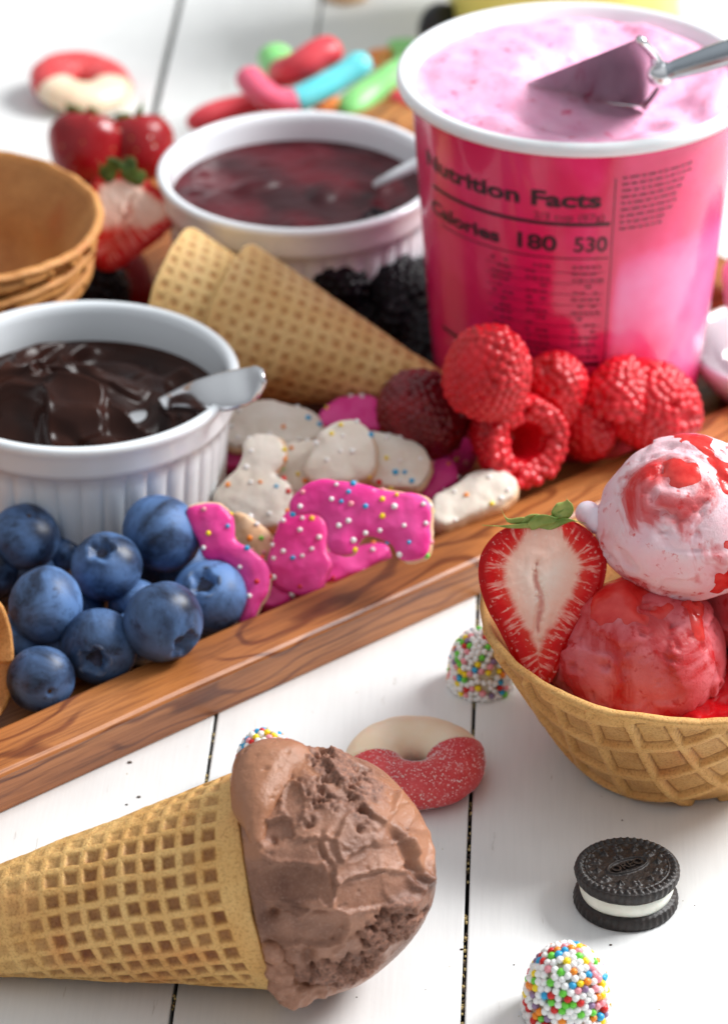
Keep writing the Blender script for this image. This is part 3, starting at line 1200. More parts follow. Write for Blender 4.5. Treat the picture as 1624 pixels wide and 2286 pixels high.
    # deep pocket beside the cone rim
    for cx, cy, dp, wd in ((572, 1836, 4.5, 13), (600, 2130, 3.0, 16), (610, 2040, 2.5, 14), (650, 2200, 2.5, 12), (840, 2150, 2.0, 10), (690, 2135, 2.4, 16), (612, 1880, 2.0, 9)):
        r -= dp * np.exp(-(np.hypot(PX - cx, PY - cy) / wd) ** 2) * front
    for cx, cy, wd in ((590, 1720, 75), (690, 1690, 90), (900, 1790, 70), (945, 1900, 50), (575, 1900, 26)):
        melt = np.maximum(melt, np.exp(-(np.hypot(px - cx, py - cy) / wd) ** 4))
    melt *= (1 - rough) * (1 - tone)
    r += 0.25 * np.clip(fbm(P, 0.22, 2, 183), -0.4, 0.4) * front * (1 - melt)
    r -= 1.6 * np.clip(fbm(P, 0.55, 2, 186) - 0.52, 0, 1) * front
    r += fbm(P, 0.9, 2, 180) * 0.05 * (1 - melt)
    V = D * r[:, None]
    # stay inside the cone mouth on the left and flatten where it touches the table
    Wp = V + np.array(C) - np.array(CONE_C)
    t_ax = Wp @ AX
    rad_v = Wp - t_ax[:, None] * AX
    rl = np.linalg.norm(rad_v, axis=1)
    lim = 22.6 + fbm(P, 0.16, 3, 195) * 1.3 * sstep(0.0, 1.5, t_ax) + t_ax * 0.2 + 12 * sstep(-0.3, 2.5, t_ax)
    fct = np.where(rl > lim, lim / np.maximum(rl, 1e-6), 1.0)
    Wp = t_ax[:, None] * AX + rad_v * fct[:, None]
    V = Wp - np.array(C) + np.array(CONE_C)
    V[:, 2] = np.maximum(V[:, 2], -C.z + 0.15 + 0.1 * np.abs(fbm(P, 0.5, 2, 190)))
    V = V + np.array(C) - np.array([CONE_C.x, CONE_C.y, 0])
    sc = mesh('chocolate_scoop', V, F, M['choc_ice'], root, attrs={'rough': rough, 'tone': tone, 'melt': melt})
    # melted lip that runs over the cone's edge
    pts = []
    cc = np.array(C)
    off = np.array([CONE_C.x, CONE_C.y, 0])

    def pt(x, y, depth):
        return cc + rt * (x - 694) / 10 + up * (1950 - y) / 10 + vw * depth - off
    parts = []
    for (x, y, dpt, rad) in ((590, 1738, 11.0, 7.6), (605, 1728, 10, 7.8), (582, 1752, 13, 6.6), (572, 1768, 14.5, 5.8), (565, 1782, 16.0, 5.0), (558, 1796, 17.0, 4.2), (553, 1808, 17.6, 3.5), (625, 1730, 10, 7.6), (595, 1765, 14, 7), (590, 1790, 17, 6), (584, 1812, 19, 4.8), (580, 1835, 20.6, 3.6), (580, 1860, 21.6, 2.8), (582, 1885, 22.6, 2.3), (645, 1735, 9, 7)):
        parts.append(ball(pt(x, y, dpt), rad, 3))
    V, F2 = join(parts)
    V, F2, N = remesh(V, F2, 0.55, 60, 0.9)
    V = V + N * (fbm(V, 0.08, 2, 200) * 0.8 + 0.1 - 1.2 * np.clip(fbm(V, 0.4, 3, 204) - 0.42, 0, 1) + 0.12 * fbm(V, 0.5, 2, 207))[:, None]
    n = len(V)
    mesh('melted_lip', V, F2, M['choc_ice'], sc, attrs={'rough': np.zeros(n), 'tone': np.zeros(n), 'melt': np.full(n, 0.9)})
    # skirt of soft ice cream squeezed out at the table
    parts = []
    for (x, y, dpt, rad) in ((640, 2190, 12, 4.0), (655, 2206, 10, 4.2), (680, 2205, 9, 3.6), (630, 2165, 15, 3.4), (720, 2192, 9, 3.2), (745, 2190, 8, 2.6), (615, 2120, 19, 2.8)):
        parts.append(ball(pt(x, y, dpt), rad, 3))
    V, F2 = join(parts)
    V, F2, N = remesh(V, F2, 0.5, 5)
    V = V + N * (fbm(V, 0.3, 3, 210) * 1.0)[:, None]
    V[:, 2] = np.maximum(V[:, 2], 0.15)
    n = len(V)
    mesh('melted_skirt', V, F2, M['choc_ice'], sc, attrs={'rough': np.full(n, 0.35), 'tone': np.full(n, 0.15), 'melt': np.full(n, 0.3)})


build_choc_scoop(cone_root)


def build_sugar_cones():
    tip, mc = at(1085, 900, 19), at(516, 727, 30)
    ax = mc - tip
    L = ax.length
    R = 24.0
    V, F, Wl = cone_geo(L / math.cos(math.asin(R / L)), R, pitch=4.2, depth=0.45, band=0.5, ns=230, nphi=330, ridge=0.2, seed=12)
    Rm = np.array(axis_frame(ax, VIEW))
    V = (Rm @ V.T).T
    o = mesh('sugar_cone', V, F, M['sugar_cone'], loc=tip, attrs={'well': Wl})
    tag(o, 'golden sugar cone lying on the tray, pointing down to the dark raspberry', 'cone', 'sugar cones nested on the tray')
    o2 = o.copy()
    COL.objects.link(o2)
    o2.location = (tip + ax.normalized() * 21.5 + Vector((0, 0, -0.2))) * MM
    o2.scale = (0.955, 0.955, 0.99)
    tag(o2, 'sugar cone nested inside another, its rim showing behind the strawberry half', 'cone')


build_sugar_cones()


# ------------------------------------------------------------------ waffle bowls
def bowl_geo(R=49.0, H=40.0, rb=23.0, pitch=11.6, hgt=1.3, thick=2.0, seed=5, n=600, m=250, kk=0.86, rot=0.2, width=0.06):
    t = np.linspace(0, 1, 400)
    # profile: flat foot, rounded heel, flaring wall
    pts = spline([(0, 0), (rb * 0.6, 0), (rb, 0.6), (rb + 4.6, 4.2), (rb + 10.6, H * 0.33), (R - 8.4, H * 0.64), (R, H)], 400)
    sl = np.concatenate([[0], np.cumsum(np.hypot(*np.diff(pts, axis=0).T))])
    Ltot = sl[-1]
    s = np.linspace(0.5, Ltot, m)
    pr = np.interp(s, sl, pts[:, 0])
    pz = np.interp(s, sl, pts[:, 1])
    ph = np.linspace(0, 2 * math.pi, n, endpoint=False)
    S = np.repeat(s[None, :], n, 0)
    PH = np.repeat(ph[:, None], m, 1)
    X = S * kk * np.cos(PH + rot)
    Y = S * kk * np.sin(PH + rot)
    P2 = np.stack([X.ravel(), Y.ravel(), X.ravel() * 0], -1)
    wx = (fbm(P2, 0.03, 2, seed) * 1.4).reshape(X.shape)
    wy = (fbm(P2 + 60, 0.03, 2, seed + 3) * 1.4).reshape(X.shape)
    u, v = (X + wx) / pitch, (Y + wy) / pitch
    du, dv = np.abs(u - np.round(u)), np.abs(v - np.round(v))
    rid = np.maximum(1 - sstep(width, width + 0.05, du), 1 - sstep(width, width + 0.05, dv))
    d = np.minimum(du, dv)
    groove = np.exp(-((d - width - 0.085) / 0.028) ** 2)
    fade = 1 - sstep(Ltot - 2.8, Ltot - 1.4, S)
    disp = (rid * hgt - groove * 0.45) * fade
    disp += (fbm(P2, 0.9, 2, seed + 7) * 0.06).reshape(X.shape)
    dr_ = np.gradient(pr, s)
    dz_ = np.gradient(pz, s)
    nr, nz = dz_, -dr_
    Rr = pr[None, :] + nr[None, :] * disp
    Zz = pz[None, :] + nz[None, :] * disp * (pz[None, :] > 1)
    wave = fbm(np.stack([np.cos(ph) * 10, np.sin(ph) * 10, ph * 0], -1), 0.18, 3, seed + 9)
    rag = fbm(np.stack([np.cos(ph) * 40, np.sin(ph) * 40, ph * 0], -1), 0.16, 2, seed + 13)
    top_ = sstep(H * 0.6, H, pz)[None, :]
    Zz = Zz + top_ * (wave * 1.0 + rag * 0.45)[:, None]
    Rr = Rr * (1 + 0.015 * top_ * wave[:, None])
    # rim and inside
    k2 = 60
    s2 = np.linspace(Ltot, 6, k2)
    Vr = np.zeros((n, m + k2 + 1, 3))
    Vr[:, :m, 0], Vr[:, :m, 1], Vr[:, :m, 2] = Rr * np.cos(ph)[:, None], Rr * np.sin(ph)[:, None], Zz
    rr = Rr[:, -1] - thick * 0.45
    Vr[:, m, 0], Vr[:, m, 1], Vr[:, m, 2] = rr * np.cos(ph), rr * np.sin(ph), Zz[:, -1] + 0.5
    for k, ss in enumerate(s2):
        r0 = np.interp(ss, sl, pts[:, 0])
        z0 = np.interp(ss, sl, pts[:, 1])
        nr0 = np.interp(ss, s, nr)
        nz0 = np.interp(ss, s, nz)
        tt = sstep(H * 0.6, H, z0)
        r_ = (r0 - nr0 * thick) * (1 + 0.015 * tt * wave)
        z_ = z0 - nz0 * thick + tt * (wave * 1.0 + rag * 0.45) - (0.2 if k == 0 else 0)
        Vr[:, m + 1 + k, 0], Vr[:, m + 1 + k, 1], Vr[:, m + 1 + k, 2] = r_ * np.cos(ph), r_ * np.sin(ph), z_
    well = np.zeros((n, m + k2 + 1))
    well[:, :m] = (0.30 * sstep(width, 0.3, d) + 0.8 * groove) * fade * (1 - rid)
    well[:, m + 4:] = 0.35
    return Vr.reshape(-1, 3), grid_faces(n, m + k2 + 1, wrap_u=True), well.ravel()


BW = at(1522, 1366, 40)
V, F, Wl = bowl_geo()
bowl = tag(mesh('waffle_bowl', V, F, M['waffle_bowl'], loc=(BW.x, BW.y, 0.1), rot=(0, 0, -0.35), attrs={'well': Wl}),
           'crisp golden waffle bowl on the boards filled with pink ice cream and a strawberry half', 'waffle bowl')


def sauce_surface(X, Y):
    P = np.stack([X, Y, X * 0], -1)
    return fbm(P, 0.07, 3, 301) * 3.2


V, F = disc_field(37.5, sauce_surface, 160, 60)
tag(mesh('strawberry_sauce', V, F, M['sauce'], loc=(BW.x, BW.y, 29)), 'dark red strawberry sauce pooled between the scoops in the waffle bowl', 'sauce')


def scoop_mesh(R, seed, squash=(1, 1, 1), blobs=(), cracks=0.0):
    D, F = icos(6)
    P = D * R
    r = R + fbm(P, 0.04, 2, seed) * 1.8 + fbm(P, 0.15, 2, seed + 5) * 0.28 + fbm(P, 0.8, 2, seed + 9) * 0.05
    n = fbm(P, 0.055, 2, seed + 11)
    r += 1.1 * sstep(-0.02, 0.05, n) * cracks
    msk = sstep(0.05, 0.3, fbm(P, 0.05, 2, seed + 30))
    r -= np.clip(fbm(P, 0.32, 3, seed + 20) - 0.2, 0, 1) * 2.6 * cracks * msk
    V = D * r[:, None] * np.array(squash)
    for c, rad in blobs:
        V2, F2 = ball(c, rad, 4)
        V, FF = join([(V, F), (V2, F2)])
        F = FF
    return V, F


def syrup(scoop, R, seed, squash, mask_fn, thick=0.9):
    """a real layer of syrup lying on the scoop where mask_fn is positive"""
    D, F = icos(6)
    V0, _f = scoop_mesh(R, seed, squash, cracks=scoop['_cr'])
    V0 = V0[:len(D)]
    m = mask_fn(D, D * R)
    n = V0 / np.linalg.norm(V0, axis=1)[:, None]
    V = V0 + n * (thick * sstep(0.0, 0.22, m) - 0.12)[:, None]
    keep = (m[F] > -0.02).all(1)
    F = F[keep]
    used = np.unique(F)
    idx = np.full(len(V), -1)
    idx[used] = np.arange(len(used))
    return mesh('syrup', V[used], idx[F], M['syrup'], scoop)


S1 = at(1538, 1154, 66)
S2 = at(1426, 1474, 33)
V, F = scoop_mesh(20.6, 401, (1.06, 1.0, 0.94), cracks=0.8)
Vb, Fb = ball(np.array(at(1311, 1146, 66)) - np.array(S1), 3.1, 3)
Vc, Fc = ball(np.array(at(1333, 1163, 65)) - np.array(S1), 3.4, 3)
sc1 = tag(mesh('ice_cream_scoop', V, F, M['scoop_pale'], loc=S1), 'pale lilac-pink ice cream scoop streaked with red sauce on top in the waffle bowl', 'ice cream scoop', 'ice cream scoops in the waffle bowl')
V, F = scoop_mesh(20.6, 441, (1.0, 0.86, 1.0), cracks=0.9)
sc2 = tag(mesh('ice_cream_scoop', V, F, M['scoop_red'], loc=S2), 'sauce-soaked rosy ice cream scoop at the front of the waffle bowl', 'ice cream scoop', 'ice cream scoops in the waffle bowl')
VR, FR = V, F
sc1['_cr'], sc2['_cr'] = 0.8, 0.9
V, F = join([(Vb, Fb), (Vc, Fc)])
V, F, N = remesh(V, F, 0.4, 6)
mesh('drip', V, F, M['pale_drip'], sc1)
# syrup poured over the crown of the upper scoop, running down its right and lower side
syrup(sc1, 20.6, 401, (1.06, 1.0, 0.94), lambda D, P: np.maximum(D @ np.array([0.25, -0.10, 0.96]) - 0.86, D @ np.array([0.62, -0.74, -0.26]) - 0.84) + 0.26 * fbm(P, 0.09, 3, 1201), 0.5)
syrup(sc2, 20.6, 441, (1.0, 0.86, 1.0), lambda D, P: 0.8 * D[:, 2] - 0.74 + 0.42 * fbm(P, 0.08, 3, 1222) + 0.35 * np.exp(-((D[:, 0] - 0.6) / 0.12) ** 2) * (D[:, 1] < 0), 0.45)
del sc1['_cr'], sc2['_cr']
S3 = Vector((BW.x + 20, BW.y + 8, 44))
o = mesh('ice_cream_scoop', VR, FR, M['scoop_red'], loc=S3, rot=(0.4, 0.9, 2.0))
tag(o, 'dark red ice cream scoop at the far right side of the waffle bowl, mostly hidden', 'ice cream scoop', 'ice cream scoops in the waffle bowl')
o.scale = (0.9, 0.9, 0.86)

# stack of three toasted waffle bowls at the left edge
V, F, Wl = bowl_geo(R=45.0, H=34.0, rb=21.0, pitch=10, hgt=1.5, seed=15, width=0.09, n=300, m=120, thick=2.4)
sb = at(-148, 470, 0)
WB = at(-146, 474, 57)
bw0 = None
for k, lab in enumerate(('toasted waffle bowl at the bottom of the nested stack left of the strawberries', 'toasted waffle bowl in the middle of the nested stack left of the strawberries',
                         'toasted waffle bowl on top of the nested stack, its brown inside in view')):
    loc = Vector((WB.x, WB.y, FLOOR + 1 + 8.0 * k))
    if bw0 is None:
        bw0 = mesh('waffle_bowl', V, F, M['waffle_dark'], loc=loc, attrs={'well': Wl})
        o = bw0
    else:
        o = bw0.copy()
        COL.objects.link(o)
        o.location = (loc + Vector((0.8 * k, -0.5 * k, 0))) * MM
        o.rotation_euler = (0.02 * k, -0.015 * k, 1.1 * k)
    tag(o, lab, 'waffle bowl', 'nested waffle bowls on the tray')

# waffle cone mouth entering at the left edge, in front of the blueberries
V, F, Wl = cone_geo(80, 16.5, ns=160, nphi=240, seed=33, band=5.5, depth=0.5)
cmo = at(-38, 1470, 28)
ax = Vector((0.90, -0.30, 0.20)).normalized()
Rm = np.array(axis_frame(ax, VIEW))
V = (Rm @ (V - np.array([0, 0, 78.0])).T).T
tag(mesh('waffle_cone', V, F, M['waffle_dark'], loc=cmo, attrs={'well': Wl}), 'orange-brown waffle cone whose mouth edge shows at the left beside the blueberries', 'cone')


# ------------------------------------------------------------------ blueberries
def blueberry_parts(seed, kind):
    D, F = icos(5)
    R = 1.0
    pol = D[:, 2]
    rr = np.hypot(D[:, 0], D[:, 1])
    ph = np.arctan2(D[:, 1], D[:, 0])
    r = 1 + fbm(D, 0.9, 2, seed) * 0.035
    V = D * r[:, None] * np.array([1, 1, 0.92])
    up_ = pol > 0
    if kind == 'crown':
        star = 0.33 + 0.11 * np.abs(np.cos(2.5 * ph))
        V[:, 2] -= np.where(up_, 0.26 * (1 - sstep(0.10, star, rr)), 0)
        V[:, 2] += np.where(up_, 0.05 * np.exp(-((rr - star - 0.04) / 0.07) ** 2), 0)
    elif kind == 'hollow':
        V[:, 2] -= np.where(up_, 0.32 * (1 - sstep(0.12, 0.42 + 0.06 * np.cos(5 * ph) + 0.04 * np.cos(3 * ph + 1), rr)), 0)
    else:
        V[:, 2] -= np.where(up_, 0.12 * (1 - sstep(0.02, 0.16, rr)), 0)
    dn = pol < 0
    V[:, 2] += np.where(dn, 0.05 * (1 - sstep(0.0, 0.12, rr)), 0)
    # crown ring of pointed sepals
    rings = []
    n = 60
    if kind == 'stem':
        c_v, c_f = ball((0, 0, 0.80), 0.08, 2, (1, 1, 0.6))
        return (V, F), (c_v, c_f)
    for k, (q, z, j) in enumerate(((0.50, 0.70, 0), (0.43, 0.80, 1), (0.36, 0.76, 1), (0.30, 0.64, 0), (0.28, 0.58, 0))):
        for i in range(n):
            a = 2 * math.pi * i / n
            pt_ = abs(math.cos(2.5 * a)) ** 0.8
            q2 = q * (1 + (0.24 * pt_ - 0.14) * j)
            z2 = z + j * (0.13 * pt_ - 0.07) + 0.02 * math.sin(3 * a + seed)
            rings.append((q2 * math.cos(a), q2 * math.sin(a), z2))
    Fc = [f[::-1] for f in grid_faces(5, n, wrap_v=True).tolist()]
    return (V, F), (np.array(rings), Fc)


BB = {}
for i, kd in enumerate(('crown', 'hollow', 'stem')):
    (bv, bf_), (cv, cf) = blueberry_parts(500 + 17 * i, kd)
    BB[kd] = (bv, bf_, cv, cf)
_bbm = {}
berries = [
    # px, py, radius px, z, kind, direction the crown points to (x right, y away, z up), squash, label
    (57, 1199, 74, 24, 'stem', (0.2, -0.2, 1), 'big pale-bloomed blueberry at the left edge, above the one with the light patch'),
    (16, 1090, 60, 26, 'hollow', (-0.5, 0.2, 1), 'blueberry in the far left corner of the heap, against the ramekin'),
    (138, 1232, 42, 16, 'hollow', (0.3, 1, 0.2), 'small blueberry wedged behind two large ones at the left of the heap'),
    (248, 1152, 62, 20, 'hollow', (-0.6, 0.9, 0.3), 'dark shaded blueberry under the ramekin, behind the long one'),
    (361, 1190, 86, 27, 'stem', (0.8, 0.55, 0.75), 'largest blueberry, plump and dark, touching the pink frosted cookie'),
    (238, 1266, 75, 25, 'crown', (-0.15, -0.45, 1), 'blueberry with a square dark crown facing up in the middle of the heap'),
    (466, 1333, 80, 17, 'hollow', (-0.15, -0.55, 1), 'blueberry with a wide round crown hollow at the right end of the heap'),
    (101, 1351, 84, 25, 'stem', (-1, 0.3, 0.1), 'blueberry with a light bloom patch, left of the one with the square crown'),
    (364, 1387, 87, 24, 'crown', (0.62, -0.75, -0.25), 'speckled pale blueberry with its crown turned down towards the tray rim'),
    (222, 1444, 82, 17, 'hollow', (-0.1, -1, 0.12), 'dark blueberry facing the viewer with a black crown hollow'),
    (92, 1516, 72, 16, 'stem', (0.42, -1, 0.1), 'front left blueberry with a small pinkish stem scar'),
    (300, 1350, 56, 15, 'hollow', (0, 1, 0), 'blueberry hidden low between the square-crowned and the speckled one'),
    (-20, 1268, 72, 16, 'hollow', (-1, 0, 0.2), 'dark blueberry cut by the left edge of the picture'),
    (182, 1185, 60, 14, 'hollow', (0.4, 1, 0), 'blueberry low in the dark gap between the ramekin and the square-crowned one'),
    (170, 1350, 62, 13, 'hollow', (0.3, 1, 0), 'blueberry in the bottom layer under the one with the light patch'),
    (300, 1270, 62, 13, 'stem', (0.3, 1, 0), 'blueberry in the bottom layer under the long dark one'),
    (405, 1268, 60, 13, 'stem', (0.3, 1, 0), 'blueberry in the bottom layer beside the pink cookie'),
    (150, 1440, 60, 13, 'stem', (-0.3, 1, 0), 'blueberry in the bottom layer between the three front ones'),
    (300, 1425, 60, 13, 'hollow', (-0.3, 1, 0), 'blueberry in the bottom layer between the two crowned front ones'),
    (30, 1440, 66, 14, 'hollow', (-0.3, 1, 0), 'dark blueberry behind the front left one, at the picture edge'),
    (60, 1280, 60, 13, 'hollow', (-0.3, 1, 0), 'blueberry in the bottom layer under the big pale one'),
]
for (px, py, rp, z, kd, dr_, lab) in berries:
    p = at(px, py, z)
    R = rp * 1.06 / scale_at(px, py, z)
    Rm = axis_frame(Vector(dr_), (0.3, 0.2, 1.0) if abs(dr_[2]) < 0.8 else (1, 0.1, 0))
    root = thing('blueberry', lab, 'blueberry', p, Rm, 'blueberries heaped on the tray')
    root.scale = (R, R, R)
    bv, bf_, cv, cf = BB[kd]
    if kd not in _bbm:
        a = mesh('skin', bv, bf_, M['blueberry'], root)
        b = mesh('crown' if kd != 'stem' else 'stem_scar', cv, cf, M['calyx'] if kd != 'stem' else M['crumb_dark'], root)
        _bbm[kd] = (a, b)
        if kd != 'stem':
            dv, df = revolve([(0.27, 0.70), (0.18, 0.675 if kd == 'crown' else 0.63), (0.01, 0.67 if kd == 'crown' else 0.61)], 40, lambda R_, Z_, p_: R_ * (1 + 0.18 * np.cos(5 * p_)))
            dv = dv * np.array([1, 1, 1])
            _bbm[kd] = (a, b, mesh('crown_hollow', dv, df, M['calyx_in'], root))
    else:
        for q in _bbm[kd]:
            c = q.copy()
            COL.objects.link(c)
            c.parent = root


# ------------------------------------------------------------------ raspberries and blackberries
def scatter_profile(prof, N, seed, iters=40, pack=1.08):
    """evenly spread, irregular points on a surface of revolution"""
    rnd = np.random.RandomState(seed)
    P = np.array(prof)
    seg = np.hypot(*np.diff(P, axis=0).T)
    cum = np.concatenate([[0], np.cumsum(seg * (P[1:, 0] + P[:-1, 0]) / 2)])
    u = rnd.rand(N) * cum[-1]
    rr = np.interp(u, cum, P[:, 0])
    zz_ = np.interp(u, cum, P[:, 1])
    a = rnd.rand(N) * 2 * math.pi
    X = np.stack([rr * np.cos(a), rr * np.sin(a), zz_], -1)
    dia = math.sqrt(cum[-1] * 2 * math.pi / N * pack)

    def snap(X):
        r = np.hypot(X[:, 0], X[:, 1])
        d = (r[:, None] - P[None, :, 0]) ** 2 + (X[:, 2][:, None] - P[None, :, 1]) ** 2
        k = np.clip(d.argmin(1), 1, len(P) - 2)
        best = np.full(len(X), 1e9)
        out = np.zeros((len(X), 2))
        for dk in (-1, 0):
            A_, B_ = P[k + dk], P[k + dk + 1]
            e = B_ - A_
            q = np.stack([r, X[:, 2]], -1)
            t = np.clip(((q - A_) * e).sum(1) / ((e * e).sum(1) + 1e-9), 0, 1)
            c = A_ + t[:, None] * e
            dd = ((q - c) ** 2).sum(1)
            m = dd < best
            best[m] = dd[m]
            out[m] = c[m]
        f = out[:, 0] / np.maximum(r, 1e-6)
        return np.stack([X[:, 0] * f, X[:, 1] * f, out[:, 1]], -1)
    for it in range(iters):
        D = X[:, None, :] - X[None, :, :]
        d = np.linalg.norm(D, axis=2) + np.eye(N) * 99
        push = np.clip(dia - d, 0, None)
        X = snap(X + 0.35 * (D / d[:, :, None] * push[:, :, None]).sum(1))
    return X, dia, rnd


def drupe_berry(R, L, seed, open_hole=True, dr_size=1.75, taper=0.62):
    """axis along +Z, open end at z = 0, tip at z = L"""
    rnd = random.Random(seed)
    parts = []
    D, F = icos(2)
    outer = [(R * 0.50, dr_size * 1.3), (R * 0.60, dr_size * 0.75), (R * 0.74, dr_size * 0.45)] if R > 10.5 else []
    for k in range(30):
        t = k / 29
        outer.append((max(0.05, R * max(0.0, (1 - t ** 2.6)) ** 0.55 * (0.94 + 0.06 * min(1, t * 5)) - dr_size * 0.62), dr_size * 0.4 + t * (L - dr_size * 0.4)))
    area_ = sum(math.hypot(outer[i + 1][0] - outer[i][0], outer[i + 1][1] - outer[i][1]) * math.pi * (outer[i + 1][0] + outer[i][0]) for i in range(len(outer) - 1))
    N = int(area_ / (dr_size * 1.5) ** 2 * 1.12)
    X, dia, rn = scatter_profile(outer, N, seed, 30)
    for c in X:
        s = dr_size * rn.uniform(0.92, 1.08)
        parts.append((D * s + c, F))
    # closed core with the deep cup, fused with the drupelets
    h = R * 0.40
    pr = [(0.03, L * 0.62), (h * 0.5, L * 0.58), (h * 0.85, L * 0.3), (h * 1.0, 3.2), (h * 1.22, 2.0), (R * 0.68, 1.8), (R * 0.78, 2.4)]
    for k in range(12):
        t = (k + 0.5) / 12
        pr.append((max(0.1, R * max(0.08, (1 - t ** 2.6)) ** 0.55 - dr_size * 0.75), 2.5 + t * (L - 2.8)))
    pr.append((0.03, L))
    core = revolve(pr, 40, caps=True)
    return join(parts + [core])


_rb = {}


def place_drupe(name, px, py, z, R, L, axis, mat_, core_mat, lab, cat, group, seed=1, dsz=1.7, key=None):
    """px,py is the middle of the berry"""
    p = at(px, py, z)
    a = Vector(axis).normalized()
    root = thing(name, lab, cat, p - a * (L / 2), axis_frame(a, (0.2, 0.1, 1) if abs(a.z) < 0.8 else (1, 0, 0)), group)
    key = key or (R, L, seed, dsz, name)
    if key not in _rb:
        V, F = drupe_berry(R, L, seed, dr_size=dsz)
        V, F, N = remesh(V, F, 0.33, 1, 0.4)
        V = V * (1 + 0.07 * fbm(V, 0.07, 2, 640 + seed))[:, None]
        _rb[key] = mesh('flesh', V, F, mat_, root).data
    else:
        link('flesh', _rb[key], root)
    return root


RG = 'raspberries heaped in front of the pink tub'
rasp = [
    (1098, 815, 52, 12.0, 21, (0.25, -0.30, 0.90), 'raspberry', 'raspberry sitting highest on the heap, its rounded tip pointing up', 3),
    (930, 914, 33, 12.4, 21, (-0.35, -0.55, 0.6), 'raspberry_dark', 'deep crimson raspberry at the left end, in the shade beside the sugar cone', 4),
    (1138, 975, 26, 13.0, 21, (-0.48, 0.85, -0.30), 'raspberry', 'raspberry with its round hollow turned to the viewer', 5),
    (1238, 852, 38, 9.6, 17, (0.1, -0.3, 0.9), 'raspberry', 'small raspberry behind the others, against the printed label', 6),
    (1303, 953, 22, 10.2, 19, (0.15, -0.45, -0.5), 'raspberry', 'narrow raspberry hanging tip-down right of the hollow one', 7),
    (1385, 868, 34, 9.6, 17, (0.3, 0.4, 0.8), 'raspberry', 'raspberry half hidden behind the big right-hand one', 8),
    (1480, 917, 27, 12.6, 21, (0.75, -0.55, -0.05), 'raspberry', 'big raspberry at the right end of the heap with rows of bright drupelets', 9),
]
for px, py, z, R, L, ax, mt, lab, sd in rasp:
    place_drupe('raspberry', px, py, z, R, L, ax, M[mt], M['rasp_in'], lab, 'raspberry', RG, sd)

BG = 'blackberries between the sugar cones and the pink tub'
bl = [(760, 610, 20), (835, 575, 23), (905, 545, 26), (960, 560, 24), (800, 660, 18), (880, 640, 24), (945, 650, 20), (905, 725, 18), (965, 745, 20), (850, 700, 16), (720, 560, 16), (700, 600, 14), (980, 800, 14), (722, 612, 30), (790, 570, 32), (860, 535, 32)]
bll = ['blackberry low against the far ramekin', 'blackberry under the rim of the far ramekin', 'topmost blackberry, touching the pink tub under the ramekin rim', 'blackberry pressed to the left side of the pink tub, upper one',
       'blackberry at the shoulder of the sugar cone', 'blackberry in the middle of the dark heap', 'blackberry against the tub below the topmost ones', 'blackberry just above the sugar cone, halfway down it',
       'blackberry at the foot of the pink tub', 'blackberry tucked behind the sugar cone', 'blackberry in the deep shade under the far ramekin', 'blackberry behind the rim of the sugar cone', 'blackberry nearest to the raspberries',
       'blackberry raised in front of the jam ramekin, above the sugar cone rim', 'blackberry raised in front of the jam ramekin, middle of three', 'blackberry raised in front of the jam ramekin, nearest to the pink tub']
for i, ((px, py, z), lab) in enumerate(zip(bl, bll)):
    place_drupe('blackberry', px, py, z, 11.0, 20, (math.cos(i * 2.1), math.sin(i * 1.7), 0.5), M['blackberry'], M['blackberry'], lab, 'blackberry', BG, 30, 2.0, key='bb')
for (px, py, z), lab in zip([(175, 625, 16), (215, 655, 14)], ['blackberry in the dark gap right of the waffle bowl stack', 'lower blackberry between the waffle bowl stack and the strawberry']):
    place_drupe('blackberry', px, py, z, 9.6, 17, (0.3, -0.5, 0.6), M['blackberry'], M['blackberry'], lab, 'blackberry', 'blackberries beside the waffle bowl stack', 30, 1.9, key='bb')


# ------------------------------------------------------------------ strawberries
def poly_sdf(P, poly):
    """signed distance (positive inside) and position along the outline"""
    n = len(poly)
    best = np.full(len(P), 1e9)
    arg = np.zeros(len(P))
    inside = np.zeros(len(P), bool)
    acc = 0.0
    for i in range(n):
        a, b = poly[i], poly[(i + 1) % n]
        e = b - a
        l = np.linalg.norm(e)
        t = np.clip(((P - a) @ e) / (l * l + 1e-12), 0, 1)
        d = np.linalg.norm(P - a - t[:, None] * e, axis=1)
        q = d < best
        best[q] = d[q]
        arg[q] = acc + t[q] * l
        acc += l
        c = ((a[1] > P[:, 1]) != (b[1] > P[:, 1]))
        with np.errstate(divide='ignore', invalid='ignore'):
            xi = a[0] + (P[:, 1] - a[1]) * (b[0] - a[0]) / (b[1] - a[1] + 1e-12)
        inside ^= c & (P[:, 0] < xi)
    return np.where(inside, best, -best), arg


